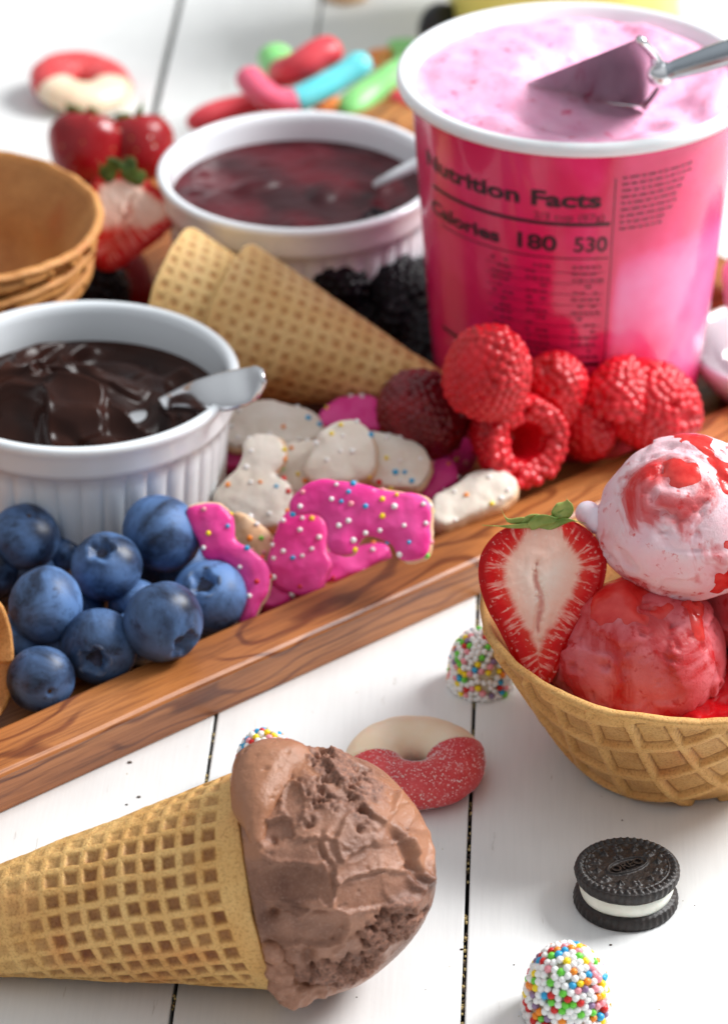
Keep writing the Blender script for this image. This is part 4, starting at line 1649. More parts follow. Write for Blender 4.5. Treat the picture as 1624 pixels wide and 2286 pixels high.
def half_berry(outline_mm, depth, core_line, nr=46, nb=26, lowred=0.0):
    """flat cut face on the outline with a domed back; local z is the cut face normal"""
    ol = spline(outline_mm, 150, closed=True)
    c = np.array([ol[:, 0].mean(), ol[:, 1].mean() + 1.0])
    n = len(ol)
    V, fm = [c.tolist() + [0]], []
    rings = np.linspace(0.03, 1, nr)
    for f in rings:
        q = c + (ol - c) * f
        for p in q:
            V.append([p[0], p[1], 0])
    nf = len(V)
    for k in range(1, nb):
        a = k / nb * math.pi / 2
        q = c + (ol - c) * math.cos(a)
        for p in q:
            V.append([p[0], p[1], -depth * math.sin(a)])
    V.append([c[0], c[1], -depth])
    V = np.array(V)
    F = [[0, 1 + i, 1 + (i + 1) % n] for i in range(n)]
    for k in range(nr - 1):
        for i in range(n):
            j = (i + 1) % n
            F.append([1 + k * n + i, 1 + (k + 1) * n + i, 1 + (k + 1) * n + j, 1 + k * n + j])
    fcount = len(F)
    base = 1 + (nr - 1) * n
    for k in range(nb - 1):
        for i in range(n):
            j = (i + 1) % n
            F.append([base + k * n + i, base + (k + 1) * n + i, base + (k + 1) * n + j, base + k * n + j])
    last = len(V) - 1
    b2 = base + (nb - 1) * n
    for i in range(n):
        F.append([b2 + i, last, b2 + (i + 1) % n])
    fm = [0] * fcount + [1] * (len(F) - fcount)
    sd, arg = poly_sdf(V[:, :2], ol)
    face = np.arange(len(V)) < nf
    wmax = sd[face].max()
    edge = np.clip(sd / wmax, 0, 1)
    yt = (V[:, 1] - ol[:, 1].min()) / (ol[:, 1].max() - ol[:, 1].min())
    xt = (V[:, 0] - ol[:, 0].mean()) / (ol[:, 0].max() - ol[:, 0].min())
    edge = edge + 0.42 * sstep(0.70, 1.0, yt) * (1 - sstep(0.05, 0.30, np.abs(xt))) - 0.04
    if lowred:
        edge = sstep(-0.02, 0.5, sd / wmax) * (0.30 + 0.55 * sstep(0.30, 0.85, yt + 0.15 * np.abs(xt)))

    # the heart: a slit along core_line
    (x0, y0), (x1, y1) = core_line
    e = np.array([x1 - x0, y1 - y0])
    t = np.clip(((V[:, :2] - np.array([x0, y0])) @ e) / (e @ e), 0, 1)
    bow = 0.5 * np.sin(t * 9)
    dd = np.linalg.norm(V[:, :2] - np.array([x0, y0]) - t[:, None] * e + bow[:, None] * np.array([1, 0]), axis=1)
    w = 0.25 + 0.75 * np.sin(t * math.pi) ** 1.0
    dd = dd + 0.9 * np.abs(fbm(V, 0.45, 3, 605))
    slit = np.exp(-(dd / (1.15 * w + 0.1)) ** 2) * face * 0.85
    V[:, 2] -= slit * 1.3
    V[:, 2] += face * (fbm(V, 0.35, 3, 600) * 0.18 - 0.5 * (1 - sstep(0.0, 0.10, edge)) ** 2)
    V[:, 2] += face * 0.5 * np.exp(-((dd - 2.0) / 1.0) ** 2) * 0.6
    return V, F, fm, edge, arg, slit


def leaf_geo(pts, width, curl=0.2, n=14):
    P = spline(pts, n)
    m = len(P)
    V = []
    for i, p in enumerate(P):
        t = i / (m - 1)
        w = width * math.sin(min(1, t * 1.15 + 0.12) * math.pi) ** 0.7 * 0.5
        T = P[min(i + 1, m - 1)] - P[max(i - 1, 0)]
        T /= np.linalg.norm(T)
        s = np.cross(T, np.array([0, -0.55, 0.83]))
        s /= np.linalg.norm(s)
        u = np.cross(s, T)
        for q in (-1, -0.5, 0, 0.5, 1):
            V.append(p + s * q * w + u * (abs(q) * w * curl))
        for q in (1, 0.5, 0, -0.5, -1):
            V.append(p + s * q * w + u * (abs(q) * w * curl) - u * 0.28)
    F = grid_faces(m, 10, wrap_v=True).tolist()
    F.append(list(range(10)))
    F.append([(m - 1) * 10 + k for k in range(9, -1, -1)])
    return np.array(V), F


def strawberry_half(px, py, z, tilt, outline_px, core_px, depth, lab, leaves, roll=0, group=None, leafmat='leaf', lowred=0.0):
    o, Rm = facing(px, py, z, tilt)
    ol = unproject(outline_px, px, py, z, tilt)
    cl = unproject(core_px, px, py, z, tilt)
    V, F, fm, edge, arg, slit = half_berry(ol, depth, cl, lowred=lowred)
    root = thing('strawberry_half', lab, 'strawberry', o, Rm, group)
    mesh('flesh', V, F, None, root, attrs={'edge': edge, 'ray': arg * 0.55, 'core': slit}, mats=[M['straw_cut'], M['straw_skin']], fm=fm)
    for pts_px, w, dz in leaves:
        L2 = unproject(pts_px, px, py, z, tilt)
        p3 = [(x, y, dz + 0.5 * i) for i, (x, y) in enumerate(L2)]
        V, F = leaf_geo(p3, w)
        mesh('leaf', V, F, M[leafmat], root)
    return root


zz = lambda L: [(982 + x * 0.3953, 964 + y * 0.3953) for x, y in L]
out_front = zz([(460, 515), (385, 535), (300, 590), (235, 680), (215, 780), (225, 880), (265, 1000), (320, 1100), (380, 1220), (430, 1330), (500, 1420), (560, 1445), (620, 1420), (680, 1320), (730, 1200), (790, 1110), (860, 1000),
                (910, 900), (938, 780), (930, 690), (880, 600), (800, 530), (700, 490), (590, 508)])
strawberry_half(1210, 1345, 50, 60, out_front, zz([(548, 730), (565, 1180)]), 9.0,
                'halved strawberry with its white-hearted cut face to the viewer, standing in the waffle bowl',
                [(zz([(560, 520), (470, 500), (380, 500), (340, 430)]), 1.8, 0.4), (zz([(580, 530), (640, 480), (700, 440), (705, 370)]), 1.8, 0.4), (zz([(540, 525), (480, 530), (370, 535), (235, 528)]), 1.3, 0.3),
                 (zz([(640, 480), (690, 440), (712, 400), (706, 366)]), 5.0, 1.0), (zz([(500, 540), (560, 500), (640, 495), (680, 470)]), 3.4, 0.8), (zz([(480, 540), (500, 500), (560, 480), (600, 470)]), 3.0, 0.2),
                 (zz([(560, 540), (620, 530), (720, 500), (820, 520)]), 2.2, 0.0)])

z1 = lambda L: [(x * 0.55, y * 0.55) for x, y in L]
out_b = z1([(500, 695), (430, 700), (375, 740), (352, 820), (350, 920), (352, 1000), (370, 1060), (420, 1098), (480, 1090), (540, 1050), (610, 1000), (670, 950), (710, 905), (722, 850), (690, 800), (640, 765), (580, 720)])
strawberry_half(290, 494, 38, 58, out_b, z1([(540, 800), (490, 930)]), 9.0, 'halved strawberry leaning cut face forward between the waffle bowl stack and the sugar cones',
                [(z1([(480, 700), (450, 690), (420, 690), (395, 650)]), 9.0, 1.2), (z1([(500, 700), (520, 660), (500, 640)]), 6.0, 0.8), (z1([(520, 705), (570, 715), (590, 680)]), 5.0, 0.8), (z1([(490, 700), (560, 740), (600, 735)]), 3.0, 0.8)], leafmat='leaf_dark', lowred=0.45)


def whole_strawberry(px, py, z, R, L, axis, lab, leaves=6, seed=1):
    """axis points from the leafy end to the tip"""
    p = at(px, py, z)
    a = Vector(axis).normalized()
    root = thing('strawberry', lab, 'strawberry', p, axis_frame(-a, (0, 0, 1) if abs(a.z) < .8 else (1, 0, 0)), 'strawberries behind the halved one')
    pr = [(0.05, -L * 0.5), (R * 0.3, -L * 0.47), (R * 0.62, -L * 0.34), (R * 0.84, -L * 0.15), (R, L * 0.1), (R * 1.02, L * 0.25), (R * 0.9, L * 0.40), (R * 0.6, L * 0.48), (R * 0.2, L * 0.45), (0.05, L * 0.43)]
    pr = spline(pr, 60)
    V, F = revolve(pr, 64)
    V = V * (1 + fbm(V, 0.06, 2, 620 + seed) * 0.06)[:, None]
    mesh('flesh', V, F, M['straw_deep'], root)
    for k in range(leaves):
        an = 2 * math.pi * k / leaves + seed
        c, s = math.cos(an), math.sin(an)
        pts = [(0, 0, L * 0.44), (c * R * 0.4, s * R * 0.4, L * 0.50), (c * R * 0.75, s * R * 0.75, L * 0.50 + 1.5 * (k % 2)), (c * R * 1.0, s * R * 1.0, L * 0.55 + 3 * ((k * 7) % 3) / 2)]
        V, F = leaf_geo(pts, R * 0.42)
        mesh('leaf', V, F, M['leaf_dark'], root)
    return root


whole_strawberry(192, 345, 20, 12.5, 23, (-0.15, -0.75, -0.62), 'dark red leafy strawberry behind the halved one, next to the waffle bowl stack', 7, 1)
whole_strawberry(312, 345, 18, 12.0, 22, (0.20, -0.75, -0.62), 'dark red strawberry with green leaves on top, touching the jam ramekin', 7, 2)
whole_strawberry(280, 640, 9, 10.0, 20, (0.4, -0.5, -0.5), 'whole strawberry low in the shade between the halved one and the sugar cones', 5, 3)

# ------------------------------------------------------------------ frosted animal cookies
def cookie(px, py, z, tilt, outline_px, frost, lab, nspr, th=5.4, seed=1, bisc='biscuit'):
    o, _ = facing(px, py, z, tilt)
    Rm = _
    ol = unproject(outline_px, px, py, z, tilt)
    ol = spline(ol, 90, closed=True)
    root = thing('animal_cookie', lab, 'cookie', o, Rm, 'frosted animal cookies piled on the tray')
    cb_ = ol.mean(0)
    V, F = slab([tuple(cb_ + (p - cb_) * 1.05 + np.array([0.35, -0.1])) for p in ol], -th * 0.5, th * 0.22)
    V, F, N = remesh(V, F, 0.62, 5)
    V = V + N * (fbm(V, 0.22, 3, seed + 700) * 0.35 - 0.15)[:, None]
    mesh('biscuit', V, F, M[bisc], root)
    # frosting coats the upper side and runs over the edge
    c = ol.mean(0)
    V, F = slab([tuple(p) for p in ol], -th * 0.10, th * 0.62)
    V, F, N = remesh(V, F, 0.62, 11)
    sd, _a = poly_sdf(V[:, :2], ol)
    topm = N[:, 2] > 0.3
    dome = sstep(0, 5, sd) * 0.9
    V = V + N * (fbm(V, 0.16, 3, seed + 720) * 0.42 + 0.22)[:, None]
    V[:, 2] += np.where(V[:, 2] > 0, dome * 0.7 + fbm(V, 0.09, 2, seed + 740) * 0.7, 0)
    V[:, 2] = np.where(V[:, 2] < 0, V[:, 2] + fbm(V, 0.3, 2, seed + 750) * 0.8, V[:, 2])
    mesh('frosting', V, F, M[frost], root)
    rnd = random.Random(seed)
    idx = [i for i in range(len(V)) if N[i][2] > -0.05 and V[i][2] > -0.3]
    rnd.shuffle(idx)
    chosen = []
    for i in idx:
        if all(np.linalg.norm(V[i] - V[j]) > 2.4 for j in chosen):
            chosen.append(i)
            if len(chosen) >= nspr:
                break
    for i in chosen:
        nm = rnd.choices(['white', 'yellow', 'blue', 'orange', 'red', 'pink', 'green'], [44, 15, 12, 13, 6, 8, 3])[0]
        p = V[i] + N[i] * 0.05
        s = rnd.uniform(0.55, 0.85)
        q = link('sprinkle', bead_mesh(nm), root, p)
        q.scale = (s, s, s * 0.9)


_bm = {}


def bead_mesh(nm):
    if nm not in _bm:
        V, F = icos(2)
        rnd = np.random.RandomState(len(nm) * 7)
        V = V * (1 + fbm(V, 1.2, 2, 770 + len(nm)) * 0.10)[:, None]
        me = bpy.data.meshes.new('bead_' + nm)
        me.from_pydata(V * MM, [], F.tolist())
        me.polygons.foreach_set('use_smooth', np.ones(len(me.polygons), bool))
        me.materials.append(BEADS[nm][0])
        _bm[nm] = me
    return _bm[nm]


z4 = lambda L: [(357 + x * 0.495, 804 + y * 0.495) for x, y in L]
cook = [
    # outline in zoom units, z, tilt, frosting, sprinkles, label
    ([(720, 270), (790, 210), (880, 190), (960, 200), (1010, 260), (1000, 330), (900, 340), (800, 330), (730, 330)], 16, 20, 'frost_pink', 7, 'pink frosted cookie lying behind the white ones, beside the dark raspberry', 'biscuit_pink'),
    ([(250, 330), (330, 235), (440, 210), (540, 215), (640, 240), (700, 260), (735, 320), (720, 370), (640, 400), (520, 410), (420, 400), (330, 400)], 22, 28, 'frost_white', 14, 'white frosted cookie at the back of the pile, behind the spoon tip', 'biscuit'),
    ([(270, 430), (370, 400), (380, 460), (340, 500), (280, 490)], 12, 35, 'frost_pink', 3, 'small pink cookie showing between the ramekin and the white cookies', 'biscuit_pink'),
    ([(940, 345), (1020, 350), (1100, 370), (1160, 390), (1210, 450), (1212, 520), (1160, 585), (1080, 585), (980, 570), (930, 530), (930, 430)], 23, 38, 'frost_white', 15, 'white frosted cookie with a blue sprinkle at the right of the pile', 'biscuit'),
    ([(1150, 590), (1200, 510), (1270, 460), (1320, 480), (1340, 550), (1290, 595), (1200, 650)], 15, 30, 'frost_pink', 4, 'small bar-shaped pink cookie poking out right of the white cookies', 'biscuit_pink'),
    ([(1210, 440), (1290, 400), (1370, 375), (1420, 420), (1380, 480), (1300, 500)], 12, 20, 'frost_pink', 4, 'pink cookie in the shade under the raspberry with the hollow', 'biscuit_pink'),
    ([(520, 470), (560, 400), (640, 380), (720, 400), (720, 480), (680, 560), (640, 620), (560, 620), (520, 560)], 20, 36, 'frost_white', 10, 'white frosted cookie between the two bigger white ones', 'biscuit'),
    ([(690, 420), (720, 350), (790, 300), (880, 285), (940, 330), (968, 420), (964, 500), (910, 545), (800, 560), (700, 560), (660, 500)], 27, 45, 'frost_white', 12, 'large smooth white frosted cookie in the middle of the pile', 'biscuit'),
    ([(390, 380), (450, 345), (540, 365), (565, 430), (545, 480), (505, 530), (570, 560), (595, 620), (570, 710), (520, 760), (440, 765), (370, 730), (310, 700), (255, 660), (250, 610), (290, 560), (350, 500), (380, 440)], 22, 44, 'frost_white', 15, 'white frosted cookie shaped like a seated animal beside the ramekin', 'biscuit'),
    ([(760, 890), (870, 870), (1000, 850), (1030, 890), (950, 950), (820, 1000), (730, 1020)], 7, 26, 'frost_pink', 7, 'pink cookie underneath the big pink one, against the tray rim', 'biscuit_pink'),
    ([(470, 980), (560, 1000), (640, 1030), (560, 1110), (470, 1130), (440, 1080)], 10, 25, 'frost_pink', 3, 'pink cookie at the bottom of the pile, nearly hidden', 'biscuit_pink'),
    ([(520, 800), (560, 710), (610, 670), (680, 680), (740, 720), (745, 790), (745, 860), (768, 920), (740, 985), (712, 1040), (650, 1062), (580, 1050), (520, 1020), (490, 960), (495, 880)], 19, 50, 'frost_pink', 20, 'deep pink cookie with white sprinkles left of the big pink one', 'biscuit_pink'),
    ([(330, 690), (430, 730), (500, 800), (514, 950), (495, 1030), (450, 1000), (400, 900), (340, 830)], 17, 55, 'biscuit', 9, 'plain tan cookie edge with sprinkles behind the left pink cookie', 'biscuit'),
    ([(120, 680), (180, 650), (260, 650), (320, 700), (332, 760), (335, 820), (400, 850), (455, 895), (490, 960), (482, 1040), (450, 1100), (420, 1160), (365, 1192), (355, 1120), (370, 1010), (340, 950), (280, 905), (205, 890), (185, 820), (140, 750)], 23, 58, 'frost_pink', 16, 'bright pink cookie standing between the blueberries and the tan cookie', 'biscuit'),
    ([(590, 640), (640, 585), (720, 543), (790, 550), (900, 562), (1010, 588), (1110, 600), (1190, 622), (1216, 680), (1210, 760), (1212, 840), (1185, 890), (1110, 910), (1068, 885), (1055, 840), (990, 806), (930, 790), (895, 825), (872, 872), (805, 876), (765, 845), (755, 765), (735, 712), (680, 690), (620, 702), (588, 680)], 32, 56, 'frost_pink', 30, 'big pink cookie shaped like a standing animal with white and yellow sprinkles', 'biscuit'),
    ([(1222, 700), (1240, 640), (1320, 600), (1400, 540), (1500, 522), (1590, 555), (1602, 600), (1545, 660), (1450, 700), (1350, 742), (1280, 768), (1230, 740)], 17, 25, 'frost_white', 10, 'white frosted cookie lying on the tray rim above the strawberry', 'biscuit'),
]
for i, (olz, z, tl, fr, ns_, lab, bs) in enumerate(cook):
    opx = z4(olz)
    cxp = sum(p[0] for p in opx) / len(opx)
    cyp = sum(p[1] for p in opx) / len(opx)
    cookie(cxp, cyp, z, tl, opx, fr, lab, ns_, seed=800 + i * 7, bisc=bs)


# ------------------------------------------------------------------ gumdrops coated in sugar beads
def gumdrop(px, py, R, H, nb, lab, seed, lean=0.0, nmax=300):
    p = at(px, py, 0)
    root = thing('gumdrop', lab, 'candy', p, None, 'gumdrops coated in coloured sugar beads')
    prof = []
    for k in range(24):
        t = k / 23
        z = H * t
        r = R * (1 - 0.14 * t) * max(0.0, 1 - max(0, (t - 0.35) / 0.65) ** 2.3) ** 0.5
        prof.append((max(r, 0.02), z))
    prof[0] = (R * 0.95, 0.0)
    V, F = revolve([(0.02, 0)] + prof, 40)
    body = mesh('candy_body', V * np.array([.94, .94, .97]), F, M['gum_cream'], root)
    N = nb
    X, dia, rnd = scatter_profile(prof, N, seed)
    names = list(BEADS)
    wts = np.array([BEADS[k][1] for k in names], float)
    wts /= wts.sum()
    pick = rnd.choice(len(names), N, p=wts)
    order = np.argsort(X[:, 1] * 0.8 - X[:, 2] * 0.6)
    rest = []
    for q, i in enumerate(order):
        r_ = np.array([X[i, 0], X[i, 1], 0.0])
        nrm = np.array([X[i, 0], X[i, 1], (X[i, 2] - H * 0.4) * 0.8 if X[i, 2] > H * 0.4 else 0.0])
        nrm /= max(np.linalg.norm(nrm), 1e-6)
        c = X[i] + nrm * dia * 0.12
        c[2] = max(c[2], dia * 0.4)
        s = dia * 0.585 * rnd.uniform(0.9, 1.06)
        if q < nmax:
            o = link('sugar_bead', bead_mesh(names[pick[i]]), root, c)
            o.scale = (s, s * rnd.uniform(.9, 1.05), s)
            o.rotation_euler = (rnd.rand() * 6, rnd.rand() * 6, 0)
        else:
            rest.append((c, s))
    if rest:
        D2, F2 = icos(1)
        V, F = join([(D2 * s + c, F2) for c, s in rest])
        tag(mesh('sugar_beads', V, F, BEADS['white'][0], root), kind='stuff')


gumdrop(1262, 2263, 9.2, 17.6, 360, 'gumdrop coated in coloured sugar beads at the front, below the sandwich cookie', 1)
gumdrop(1072, 1528, 8.0, 15.6, 330, 'bead-coated gumdrop standing over the board gap behind the waffle bowl', 2)
gumdrop(594, 1757, 7.2, 15.8, 300, 'bead-coated gumdrop almost hidden behind the chocolate scoop', 3)


# ------------------------------------------------------------------ gummy rings and worms
def ring_arc(a0, a1, Rm_, r, flat, seed, n=60):
    V = []
    ns = 28
    for i in range(n + 1):
        a = a0 + (a1 - a0) * i / n
        e = min(1, math.sin(math.pi * min(max(i / n, 0), 1)) * 60 / 1 + 0.0)
        for k in range(ns):
            b = 2 * math.pi * k / ns
            rr = r * (1 + 0.0)
            if i == 0 or i == n:
                rr = r * 0.75
            x = Rm_ + rr * math.cos(b)
            V.append((x * math.cos(a), x * math.sin(a), rr * flat * math.sin(b)))
    V = np.array(V)
    V = V * (1 + fbm(V, 0.12, 2, seed) * 0.03)[:, None]
    F = [f[::-1] for f in grid_faces(n + 1, ns, wrap_v=True).tolist()]
    F.append(list(range(ns)))
    F.append([n * ns + k for k in range(ns - 1, -1, -1)])
    return V, F


def gummy_ring(p, rot, lab, red=(math.radians(-178), math.radians(14)), sc=1.0, sugar=True):
    root = thing('gummy_ring', lab, 'candy', p, rot)
    root.scale = (sc, sc, sc)
    V, F = ring_arc(red[0], red[1], 10.2, 7.2, 0.70, 900)
    r = mesh('red_half', V, F, M['gum_red'], root)
    V, F = ring_arc(red[1] - 0.03, red[0] + 2 * math.pi + 0.03, 10.1, 7.1, 0.68, 905)
    mesh('cream_half', V, F, M['gum_cream'], root)
    if sugar:
        rnd = random.Random(9)
        parts = []
        D, F0 = icos(0)
        for k in range(1500):
            a = rnd.uniform(*red)
            b = rnd.uniform(0, 2 * math.pi)
            s = rnd.uniform(0.10, 0.24)
            x = 10.2 + 7.22 * math.cos(b)
            parts.append((D * s + np.array([x * math.cos(a), x * math.sin(a), 7.22 * 0.70 * math.sin(b)]), F0))
        V, F = join(parts)
        tag(mesh('sugar_grains', V, F, M['sugar'], r, smooth=False), kind='stuff')


M['sugar'] = NT('sugar_grain').set(Base_Color=srgb(246, 206, 206), Roughness=0.2, Subsurface_Weight=0.5, Subsurface_Scale=MM).m
q = at(925, 1700, 5.0)
gummy_ring(q, (0.0, 0.0, 0.10), 'sugared red and cream gummy ring lying on the boards behind the chocolate scoop')
q = at(183, 185, 6.0)
gummy_ring(q, (0.15, 0.1, 0.5), 'blurred red and cream gummy ring lying on the boards in the far left corner', red=(math.radians(-28), math.radians(186)), sc=1.02, sugar=False)


def worm(pts, r, mats, name, lab, split=0.5, flat=0.85):
    """pts: (px,py,z)"""
    P = [at(*p) for p in pts]
    c = P[len(P) // 2]
    root = thing(name, lab, 'candy', c, None, 'gummy worms heaped behind the jam')
    S = spline([tuple(p - c) for p in P], 60)
    k = int(len(S) * split)
    segs = [S[:k + 1], S[k:]] if len(mats) == 2 else [S]
    for j, (sg, mt) in enumerate(zip(segs, mats)):
        n = len(sg)
        rad = []
        for i in range(n):
            t = i / (n - 1)
            f = 1.0
            if (j == 0 or len(mats) == 1):
                f = min(f, math.sqrt(max(0, 1 - (1 - min(1, t / 0.22)) ** 2)))
            if (j == len(segs) - 1):
                f = min(f, math.sqrt(max(0, 1 - (1 - min(1, (1 - t) / 0.22)) ** 2)))
            rad.append(r * max(0.12, f) * (1 + 0.02 * math.sin(t * 9)))
        V, F = tube(sg, rad, 20, flat)
        mesh(('head_half', 'tail_half')[j] if len(mats) == 2 else 'candy_body', V, F, mt, root)


worm([(545, 160, 30), (585, 205, 27), (640, 228, 24), (700, 205, 26), (765, 168, 29), (822, 128, 33)], 4.9, [M['gum_pink'], M['gum_cyan']], 'gummy_worm', 'gummy worm, pink at one end and bright cyan at the other', 0.47)
worm([(612, 120, 24), (628, 160, 24), (668, 148, 30), (710, 122, 33), (750, 108, 33)], 6.0, [M['gum_green'], M['gum_crimson']], 'gummy_worm', 'fat crimson gummy worm with a green tail, topmost on the candy heap', 0.30)
worm([(760, 262, 12), (820, 210, 15), (880, 170, 18), (940, 140, 18)], 5.6, [M['gum_green']], 'gummy_worm', 'pale green gummy worm between the cyan one and the pink tub')
worm([(420, 280, 12), (500, 245, 14), (600, 228, 15), (660, 240, 14)], 4.4, [M['gum_crimson']], 'gummy_worm', 'long red gummy worm lying along the far rim of the jam ramekin')
worm([(700, 250, 12), (750, 240, 13), (810, 255, 11)], 4.2, [M['gum_orange']], 'gummy_worm', 'pale orange gummy worm just behind the jam ramekin')
worm([(845, 235, 10), (890, 225, 12), (950, 265, 10)], 5.2, [M['gum_orange'], M['gum_crimson']], 'gummy_worm', 'orange and red gummy worm pressed against the pink tub', 0.4)
worm([(835, 135, 6), (850, 128, 6), (870, 130, 6)], 4.0, [M['gum_orange']], 'gummy_worm', 'small orange gummy piece on the boards behind the green worm')
worm([(870, 120, 6), (900, 112, 7), (940, 118, 7)], 5.0, [M['gum_green']], 'gummy_worm', 'green gummy piece behind the pink tub rim')


# ------------------------------------------------------------------ sandwich cookie
def wafer_geo(R=12.0, th=3.1, seed=1):
    nr, n = 130, 420
    rr = np.linspace(0, R, nr)
    ph = np.linspace(0, 2 * math.pi, n, endpoint=False)
    X = rr[None, :] * np.cos(ph)[:, None]
    Y = rr[None, :] * np.sin(ph)[:, None]
    RR = np.repeat(rr[None, :], n, 0)
    PH = np.repeat(ph[:, None], nr, 1)
    Z = np.zeros_like(X)
    rim = np.exp(-((RR - (R - 1.0)) / 0.75) ** 2)
    teeth = 0.5 + 0.5 * np.cos(PH * 44)
    Z += rim * (0.18 + 0.42 * teeth)
    Z += 0.20 * np.exp(-((RR - (R - 2.3)) / 0.18) ** 2)
    # oval frame round the middle
    q = np.sqrt((X / 5.2) ** 2 + (Y / 2.5) ** 2)
    Z += 0.42 * np.exp(-((q - 1.0) / 0.085) ** 2)
    # crossbar above the oval
    Z += 0.35 * np.exp(-(X / 0.25) ** 2) * sstep(2.4, 2.8, Y) * (1 - sstep(4.6, 4.9, Y))
    Z += 0.35 * (np.exp(-((Y - 3.6) / 0.22) ** 2) + np.exp(-((Y - 4.5) / 0.2) ** 2) * 0.8) * (1 - sstep(0.9, 1.2, np.abs(X)))
    # ring of four-petal flowers and small marks
    for k in range(12):
        a = 2 * math.pi * (k + 0.5) / 12
        for rad_, big in ((7.3, True),):
            cx, cy = rad_ * math.cos(a), rad_ * math.sin(a)
            if abs(cy) < 1.8 and abs(cx) < 6.5:
                continue
            if k % 2 == 0:
                for j in range(4):
                    b = a + math.pi / 4 + j * math.pi / 2
                    Z += 0.42 * np.exp(-(((X - cx - 0.72 * math.cos(b)) ** 2 + (Y - cy - 0.72 * math.sin(b)) ** 2) / 0.24))
            else:
                tx, ty = -math.sin(a), math.cos(a)
                uu = (X - cx) * tx + (Y - cy) * ty
                vv = (X - cx) * math.cos(a) + (Y - cy) * math.sin(a)
                Z += 0.42 * np.exp(-(uu / 0.30) ** 2 - (vv / 0.95) ** 4)
                Z += 0.42 * np.exp(-(vv / 0.26) ** 2 - (uu / 0.85) ** 4)
    for k in range(24):
        a = 2 * math.pi * k / 24
        cx, cy = 9.1 * math.cos(a), 9.1 * math.sin(a)
        Z += 0.32 * np.exp(-((X - cx) ** 2 + (Y - cy) ** 2) / 0.22)
    P = np.stack([X.ravel(), Y.ravel(), X.ravel() * 0], -1)
    Z += (fbm(P, 0.8, 3, seed + 950) * 0.07).reshape(X.shape)
    Z *= 1.4 * (1 - sstep(R - 0.5, R, RR))
    ntop = nr
    side = [(R + 0.12, -0.35), (R + 0.22, -0.9), (R + 0.1, -1.6), (R - 0.05, -2.3), (R - 0.5, -th), (0.05, -th)]
    V = np.zeros((n, ntop + len(side), 3))
    V[:, :ntop, 0], V[:, :ntop, 1], V[:, :ntop, 2] = X, Y, Z
    tooth = (0.5 + 0.5 * np.cos(ph * 44))
    for k, (r_, z_) in enumerate(side):
        ro = r_ + (0.22 * (tooth - 0.5) if k < 4 else 0) + fbm(np.stack([np.cos(ph) * 12, np.sin(ph) * 12, ph * 0 + z_], -1), 0.5, 3, seed + 970) * 0.12
        V[:, ntop + k, 0] = ro * np.cos(ph)
        V[:, ntop + k, 1] = ro * np.sin(ph)
        V[:, ntop + k, 2] = z_
    return V.reshape(-1, 3), [f[::-1] for f in grid_faces(n, ntop + len(side), wrap_u=True).tolist()]


def text_mesh(body, size, extr, bold=0.0, align='CENTER'):
    cu = bpy.data.curves.new('t', 'FONT')
    cu.body = body
    cu.size = size
    cu.extrude = extr
    cu.offset = bold
    cu.align_x = align
    cu.resolution_u = 4
    o = bpy.data.objects.new('t', cu)
    COL.objects.link(o)
    dg = bpy.context.evaluated_depsgraph_get()
    e = o.evaluated_get(dg).to_mesh()
    V = np.array([v.co[:] for v in e.vertices])
    F = [list(p.vertices) for p in e.polygons]
    o.evaluated_get(dg).to_mesh_clear()
    bpy.data.objects.remove(o)
    bpy.data.curves.remove(cu)
    return V, F


def sandwich(p, rot, lab):
    root = thing('sandwich_cookie', lab, 'cookie', p, rot)
    V, F = wafer_geo()
    w0 = mesh('wafer', V, F, M['wafer'], root, loc=(0, 0, 10.1), rot=(-0.045, 0.01, 0.5))
    V2 = V.copy()
    w1 = link('wafer', w0.data, root, (0, 0, 0.2), (math.pi, 0, 0.4))
    c = [(0.05, 0)] + [(10.6 + 0.45 * math.sin(math.pi * k / 8), 3.9 * k / 8) for k in range(9)] + [(0.05, 3.9)]
    V, F = revolve(c, 160, lambda R_, Z_, ph: R_ * (1 + 0.008 * np.sin(ph * 5 + 1)))
    V[:, 2] = V[:, 2] * (1 + 0.0 * V[:, 1])
    mesh('creme', V, F, M['creme'], root, loc=(0, 0, 3.15))
    V, F = text_mesh('OREO', 3.3, 0.22, 0.06)
    V[:, 0] *= 0.92
    V[:, 1] -= 1.1
    mesh('lettering', V + np.array([0, 0, 0.3]), F, M['wafer'], w0, smooth=False)
    return root


OC = at(1395, 2012, 0)
so = sandwich(OC, (0, 0, 0.0), 'round black sandwich cookie with white filling lying on the white boards at lower right')
so2 = copy_tree(so)
p = at(868, -50, 0)
so2.location = p * MM
tag(so2, 'blurred dark cookie on the boards at the far top edge', 'cookie')

# a tan biscuit at the very top edge
V, F = revolve([(0.05, 0), (7, 0), (8, 1), (8.2, 2.5), (7, 4), (4, 4.6), (0.05, 4.7)], 40)
p = at(772, -6, 0)
tag(mesh('round_biscuit', V, F, M['biscuit'], loc=p), 'small tan biscuit, blurred, at the far top edge left of the dark cookie', 'cookie')


# ------------------------------------------------------------------ pink ice cream tub
TB = at(1285, 163, 108)
RT, RB_, ZT, ZB = 45.4, 37.0, 99.5, 0.0
UP = 8.0


def tub_r(z):
    return RB_ + (RT - RB_) * (z / ZT) ** 0.9


